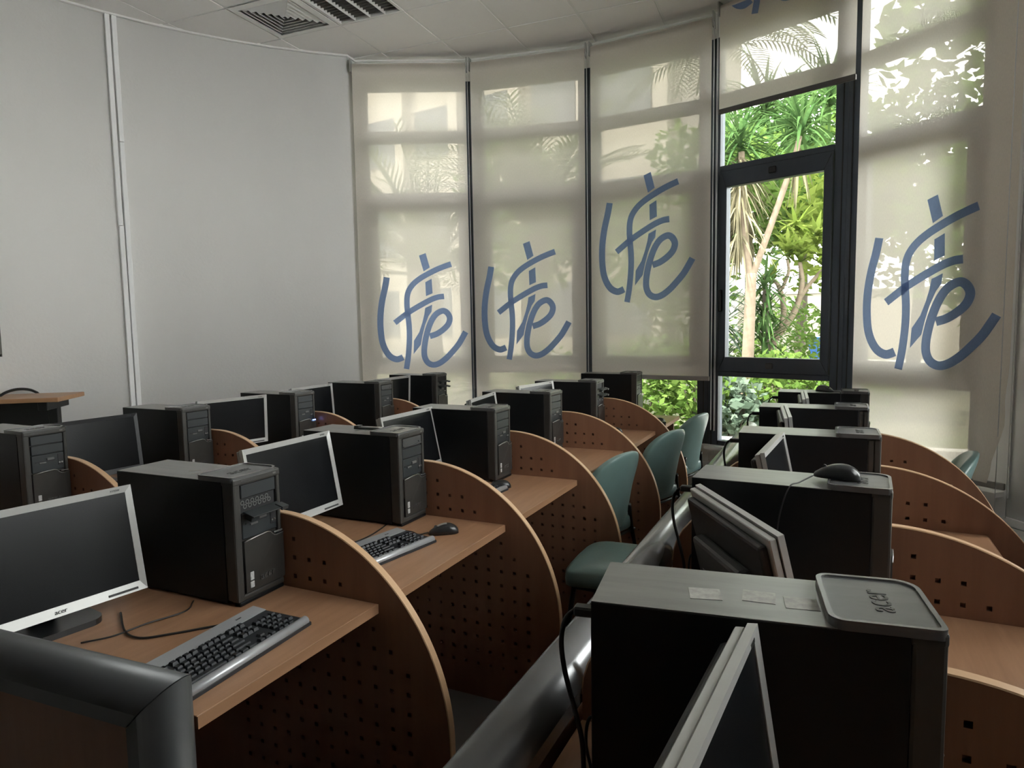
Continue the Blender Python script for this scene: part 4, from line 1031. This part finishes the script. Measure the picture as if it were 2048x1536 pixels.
# forked dragon tree in front of the clear window
dt = thing('dragon_tree', 'tall forked tree with pale trunk and sword leaves outside the clear window', 'tree', (-1.19, 10.4, -.05))
obj('trunk', trunk([([(0, 0, 0), (.03, 0, .8), (.05, 0, 1.5), (.07, .0, 2.25)], .095, .075), ([(.06, 0, 2.15), (-.02, .02, 2.7), (-.06, .05, 3.3), (-.10, .1, 4.0)], .06, .045), ([(.08, 0, 2.2), (.22, 0, 2.6), (.42, 0, 3.2), (.60, 0, 3.75), (.68, 0, 4.1)], .05, .035)]), 'bark_pale', dt)
b = bmesh.new()
for c in ((-.12, .1, 4.15), (-.45, .2, 4.0), (.70, 0, 4.2), (.2, .2, 4.6), (1.05, .2, 4.6)): rosette(b, c, 70, .95, .055, rng, (-.5, 1.3), 1.1)
obj('leaves', b, 'leaf_dracaena', dt)
b = bmesh.new()
for zc in (2.75, 3.1, 3.45, 3.75):
    rosette(b, (-.12, .08, zc + .1), 60, .9, .035, rng, (-1.3, -.2), .9)
rosette(b, (.66, 0, 3.9), 14, .8, .04, rng, (-1.4, -.6), .6)
obj('dry_leaves', b, 'leaf_dry', dt)
# leafy dragon clumps beside the trunk
for (x, y, zs, lab, m) in ((-1.62, 10.9, (.6, 1.0, 1.45, 1.9), 'bushy sword-leaved plant left of the pale trunk', 'leaf_pale'), (-.98, 11.0, (.8, 1.25, 1.7, 2.1), 'bushy sword-leaved plant right behind the pale trunk', 'leaf_dracaena')):
    t = thing('dracaena_clump', lab, 'plant', (x, y, -.05)); obj('stem', trunk([([(0, 0, 0), (.02, 0, 1.0), (0, 0, zs[-1])], .06, .04)]), 'bark_palm', t)
    b = bmesh.new()
    for zc in zs: rosette(b, (0, 0, zc), 75, .78, .05, rng, (-.5, 1.0), 1.0)
    obj('leaves', b, m, t)
# frangipani
fp = thing('frangipani', 'crooked pale-barked small tree with broad leaves right of the pale trunk', 'tree', (-.80, 11.4, -.05))
obj('trunk', trunk([([(0, 0, 0), (-.03, 0, .6), (-.10, 0, 1.15), (.05, 0, 1.45)], .075, .06), ([(.03, 0, 1.4), (.06, 0, 1.75), (-.02, 0, 2.1), (-.12, 0, 2.2)], .05, .03), ([(.03, 0, 1.4), (.22, 0, 1.7), (.32, 0, 2.1), (.28, 0, 2.45)], .055, .03), ([(.25, 0, 1.85), (.42, 0, 2.1), (.62, 0, 2.35)], .04, .025), ([(.03, 0, 2.05), (.12, 0, 2.3), (.1, 0, 2.5)], .03, .02)]), 'bark_pale', fp)
b = bmesh.new()
for c in ((-.12, 0, 2.25), (.28, 0, 2.55), (.64, 0, 2.42), (.1, 0, 2.6), (.5, .3, 2.8), (.9, .2, 2.7), (.2, .4, 3.0)): rosette(b, c, 34, .40, .085, rng, (-.3, 1.2), .8)
obj('leaves', b, 'leaf_yellow', fp)

def leafcloud(bm, cx, cy, cz, rx, ry, rz, n, size, rng):
    for k in range(n):
        while True:
            u = Vector((rng.uniform(-1, 1), rng.uniform(-1, 1), rng.uniform(-1, 1)))
            if .35 < u.length < 1: break
        p = Vector((cx + u.x * rx, cy + u.y * ry, cz + u.z * rz)); d = Vector((rng.uniform(-1, 1), rng.uniform(-1, 1), rng.uniform(-.3, .9))).normalized()
        s = d.cross(Vector((rng.uniform(-1, 1), rng.uniform(-1, 1), rng.uniform(-1, 1)))); s.normalize(); L = size * rng.uniform(.6, 1.3); w = L * .27
        v = [bm.verts.new(q) for q in (p, p + d * L * .45 + s * w, p + d * L, p + d * L * .45 - s * w)]; bm.faces.new(v)
def shrub(label, x, y, w, d, h, n, size, m, name='shrub'):
    t = thing(name, label, 'shrub', (x, y, -.05), 0, 'shrubs outside the windows'); b = bmesh.new()
    leafcloud(b, 0, 0, h * .52, w, d, h * .5, n, size, rng); obj('foliage', b, m, t)
    tb_ = bmesh.new()
    for k in range(5): tube_bm(tb_, [(rng.uniform(-.1, .1), rng.uniform(-.1, .1), 0), (rng.uniform(-.6, .6) * w, rng.uniform(-.5, .5) * d, h * .6)], .012, 5)
    obj('stems', tb_, 'bark_palm', t)
shrub('bright green leafy shrub outside below the third blind, on the left', -2.45, 9.4, .62, .5, 1.35, 900, .13, 'leaf_shrub')
shrub('bright green leafy shrub outside below the third blind, on the right', -1.72, 9.2, .55, .5, 1.30, 900, .13, 'leaf_shrub')
shrub('blue-green grassy shrub at the foot of the pale trunk', -1.22, 9.3, .42, .4, .80, 700, .16, 'leaf_pale')
shrub('green shrub outside the clear window right of the pale trunk', -.62, 9.6, .55, .45, 1.15, 900, .12, 'leaf_shrub')
shrub('green shrub outside behind the farthest right-hand tower', .15, 9.7, .6, .45, 1.1, 800, .12, 'leaf_shrub')
shrub('leafy hedge plant behind the crooked tree', -.75, 12.3, .8, .5, 1.9, 1200, .13, 'leaf_shrub')
shrub('leafy hedge plant further left behind the sword-leaved plants', -2.3, 12.2, 1.0, .6, 2.0, 1200, .14, 'leaf_shrub')
shrub('low shrub outside the first blind', -5.6, 9.2, .9, .6, 1.1, 700, .13, 'leaf_shrub')
shrub('low shrub outside the second blind', -3.9, 9.3, .8, .6, 1.2, 700, .13, 'leaf_shrub')
def bigtree(label, x, y, h, cr, n, m, size=.28):
    t = thing('garden_tree', label, 'tree', (x, y, -.05), 0, 'trees beyond the windows'); obj('trunk', trunk([([(0, 0, 0), (.1, 0, h * .35), (0, .1, h * .75)], .16, .08)]), 'bark_palm', t)
    b = bmesh.new()
    for k in range(9):
        a = rng.uniform(0, 2 * PI); q = rng.uniform(.1, .75); leafcloud(b, Cc(a) * q * cr, S(a) * q * cr, h * (.55 + .45 * rng.random()), cr * .55, cr * .55, cr * .42, n // 9, size, rng)
    obj('foliage', b, m, t)
bigtree('yellow-green tree filling the view behind the crooked tree', .2, 15.5, 4.6, 1.7, 2200, 'leaf_yellow', .24)
bigtree('green tree behind the forked tree', -1.9, 16.5, 5.6, 1.8, 2200, 'leaf_shrub', .26)
bigtree('green tree beyond the rightmost blind', 3.2, 13.0, 5.2, 2.0, 2000, 'leaf_shrub', .28)
bigtree('tall tree far beyond the rightmost blind', 6.2, 16.0, 7.0, 2.6, 2000, 'leaf_yellow', .32)
bigtree('tallest spreading tree, added to cover bright sky beyond the rightmost blind', 3.6, 15.5, 10.0, 3.4, 4200, 'leaf_shrub', .42)  # extra tree, added to block bright sky behind the last blind
bigtree('dense green tree beyond the third blind on the left', -3.6, 15.5, 4.2, 1.7, 2200, 'leaf_shrub', .28)
bigtree('dense green tree behind the yellow-green tree', 1.6, 18.0, 6.0, 2.2, 2600, 'leaf_shrub', .32)
bigtree('dark green tree far behind the forked tree', -.9, 19.5, 7.0, 2.2, 2600, 'leaf_dracaena', .32)
bigtree('dense tree close outside the rightmost blind', 2.1, 11.5, 3.4, 1.3, 2000, 'leaf_shrub', .22)
bigtree('green tree beyond the second blind', -8.0, 17.5, 5.5, 2.2, 1800, 'leaf_shrub', .3)

def palm(label, x, y, h, L, nf, lean=0):
    t = thing('date_palm', label, 'tree', (x, y, -.05)); obj('trunk', trunk([([(0, 0, 0), (lean * .4, 0, h * .5), (lean, 0, h)], .24, .20)]), 'bark_palm', t)
    b = bmesh.new()
    for k in range(nf):
        az_ = 2 * PI * k / nf + rng.uniform(-.2, .2); el = rng.uniform(.15, 1.35); d = Vector((Cc(az_) * Cc(el), S(az_) * Cc(el), S(el))); p = Vector((lean, 0, h)); n = 26
        for i in range(n):
            q = i / n; st = L / n; side = d.cross(Vector((0, 0, 1)))
            side = side.normalized() if side.length > 1e-3 else Vector((1, 0, 0))
            w = .018
            v = [b.verts.new(z) for z in (p - side * w, p + side * w, p + d * st + side * w, p + d * st - side * w)]; b.faces.new(v)
            if i > 2:
                for s in (-1, 1): blade(b, p, d * .75 + side * s * .8 + Vector((0, 0, .1)), .55 * (1 - abs(q - .45)) * L / 2.2, .05, .5, 2)
            p = p + d * st; d = (d + Vector((0, 0, -1.15 / n * (0.6 + q)))).normalized()
    obj('fronds', b, 'leaf_palm', t)
palm('date palm with feathery fronds beyond the leftmost blind', -6.3, 9.9, 2.35, 2.6, 46)
palm('date palm with arching fronds beyond the second blind', -5.0, 11.6, 3.2, 2.7, 44)
palm('tall palm whose crown shows over the third blind', -2.1, 13.0, 6.4, 2.6, 40)

# pale building across the garden
bd = thing('building', 'pale rendered building with tall columns across the garden', 'building', (-11.0, 21.0, -.05), math.radians(-8))
obj('wall', box(-12, 7.0, 0, 6, 0, 12.0), 'render_white', bd)
obj('base_course', box(-12.05, 7.05, -.08, 0, 0, .6), 'paving', bd); obj('roof_band', box(-12.2, 7.2, -.3, 6.2, 11.7, 12.5), 'render_white', bd)
wm = me('window', box(-.8, .8, -.05, .02, 0, 1.7), 'far_glass'); cm = me('column', box(-.2, .2, -.45, 0, 0, 11.7), 'render_white')
for k in range(8):
    o = link('column', cm, bd); o.location = (-11 + k * 2.5, 0, 0)
    for z in (1.2, 4.2, 7.6):
        if k < 7: o = link('window', wm, bd); o.location = (-9.75 + k * 2.5, 0, z)
b2 = thing('low_wall', 'long pale garden wall far behind the clear window', 'wall', (1.0, 30.0, -.05)); obj('wall_body', box(-6, 14, 0, .3, 0, 2.6), 'render_white', b2); obj('coping', box(-6.05, 14.05, -.05, .35, 2.6, 2.72), 'paving', b2)
bn = thing('rubbish_bin', 'blue plastic bin outside at the right edge of the clear window', 'bin', (-.42, 21.5, .06))
b = bmesh.new(); poly = [(-.28, -.25), (.28, -.25), (.28, .25), (-.28, .25)]; A_ = [b.verts.new((p[0] * .82, p[1] * .82, 0)) for p in poly]; B_ = [b.verts.new((*p, .85)) for p in poly]
b.faces.new(list(reversed(A_))); b.faces.new(B_)
for k in range(4): b.faces.new((A_[k], A_[(k + 1) % 4], B_[(k + 1) % 4], B_[k]))
obj('tub', b, 'bin_blue', bn); obj('lid', box(-.31, .31, -.29, .29, .85, .95, .03, 2), 'bin_blue', bn)
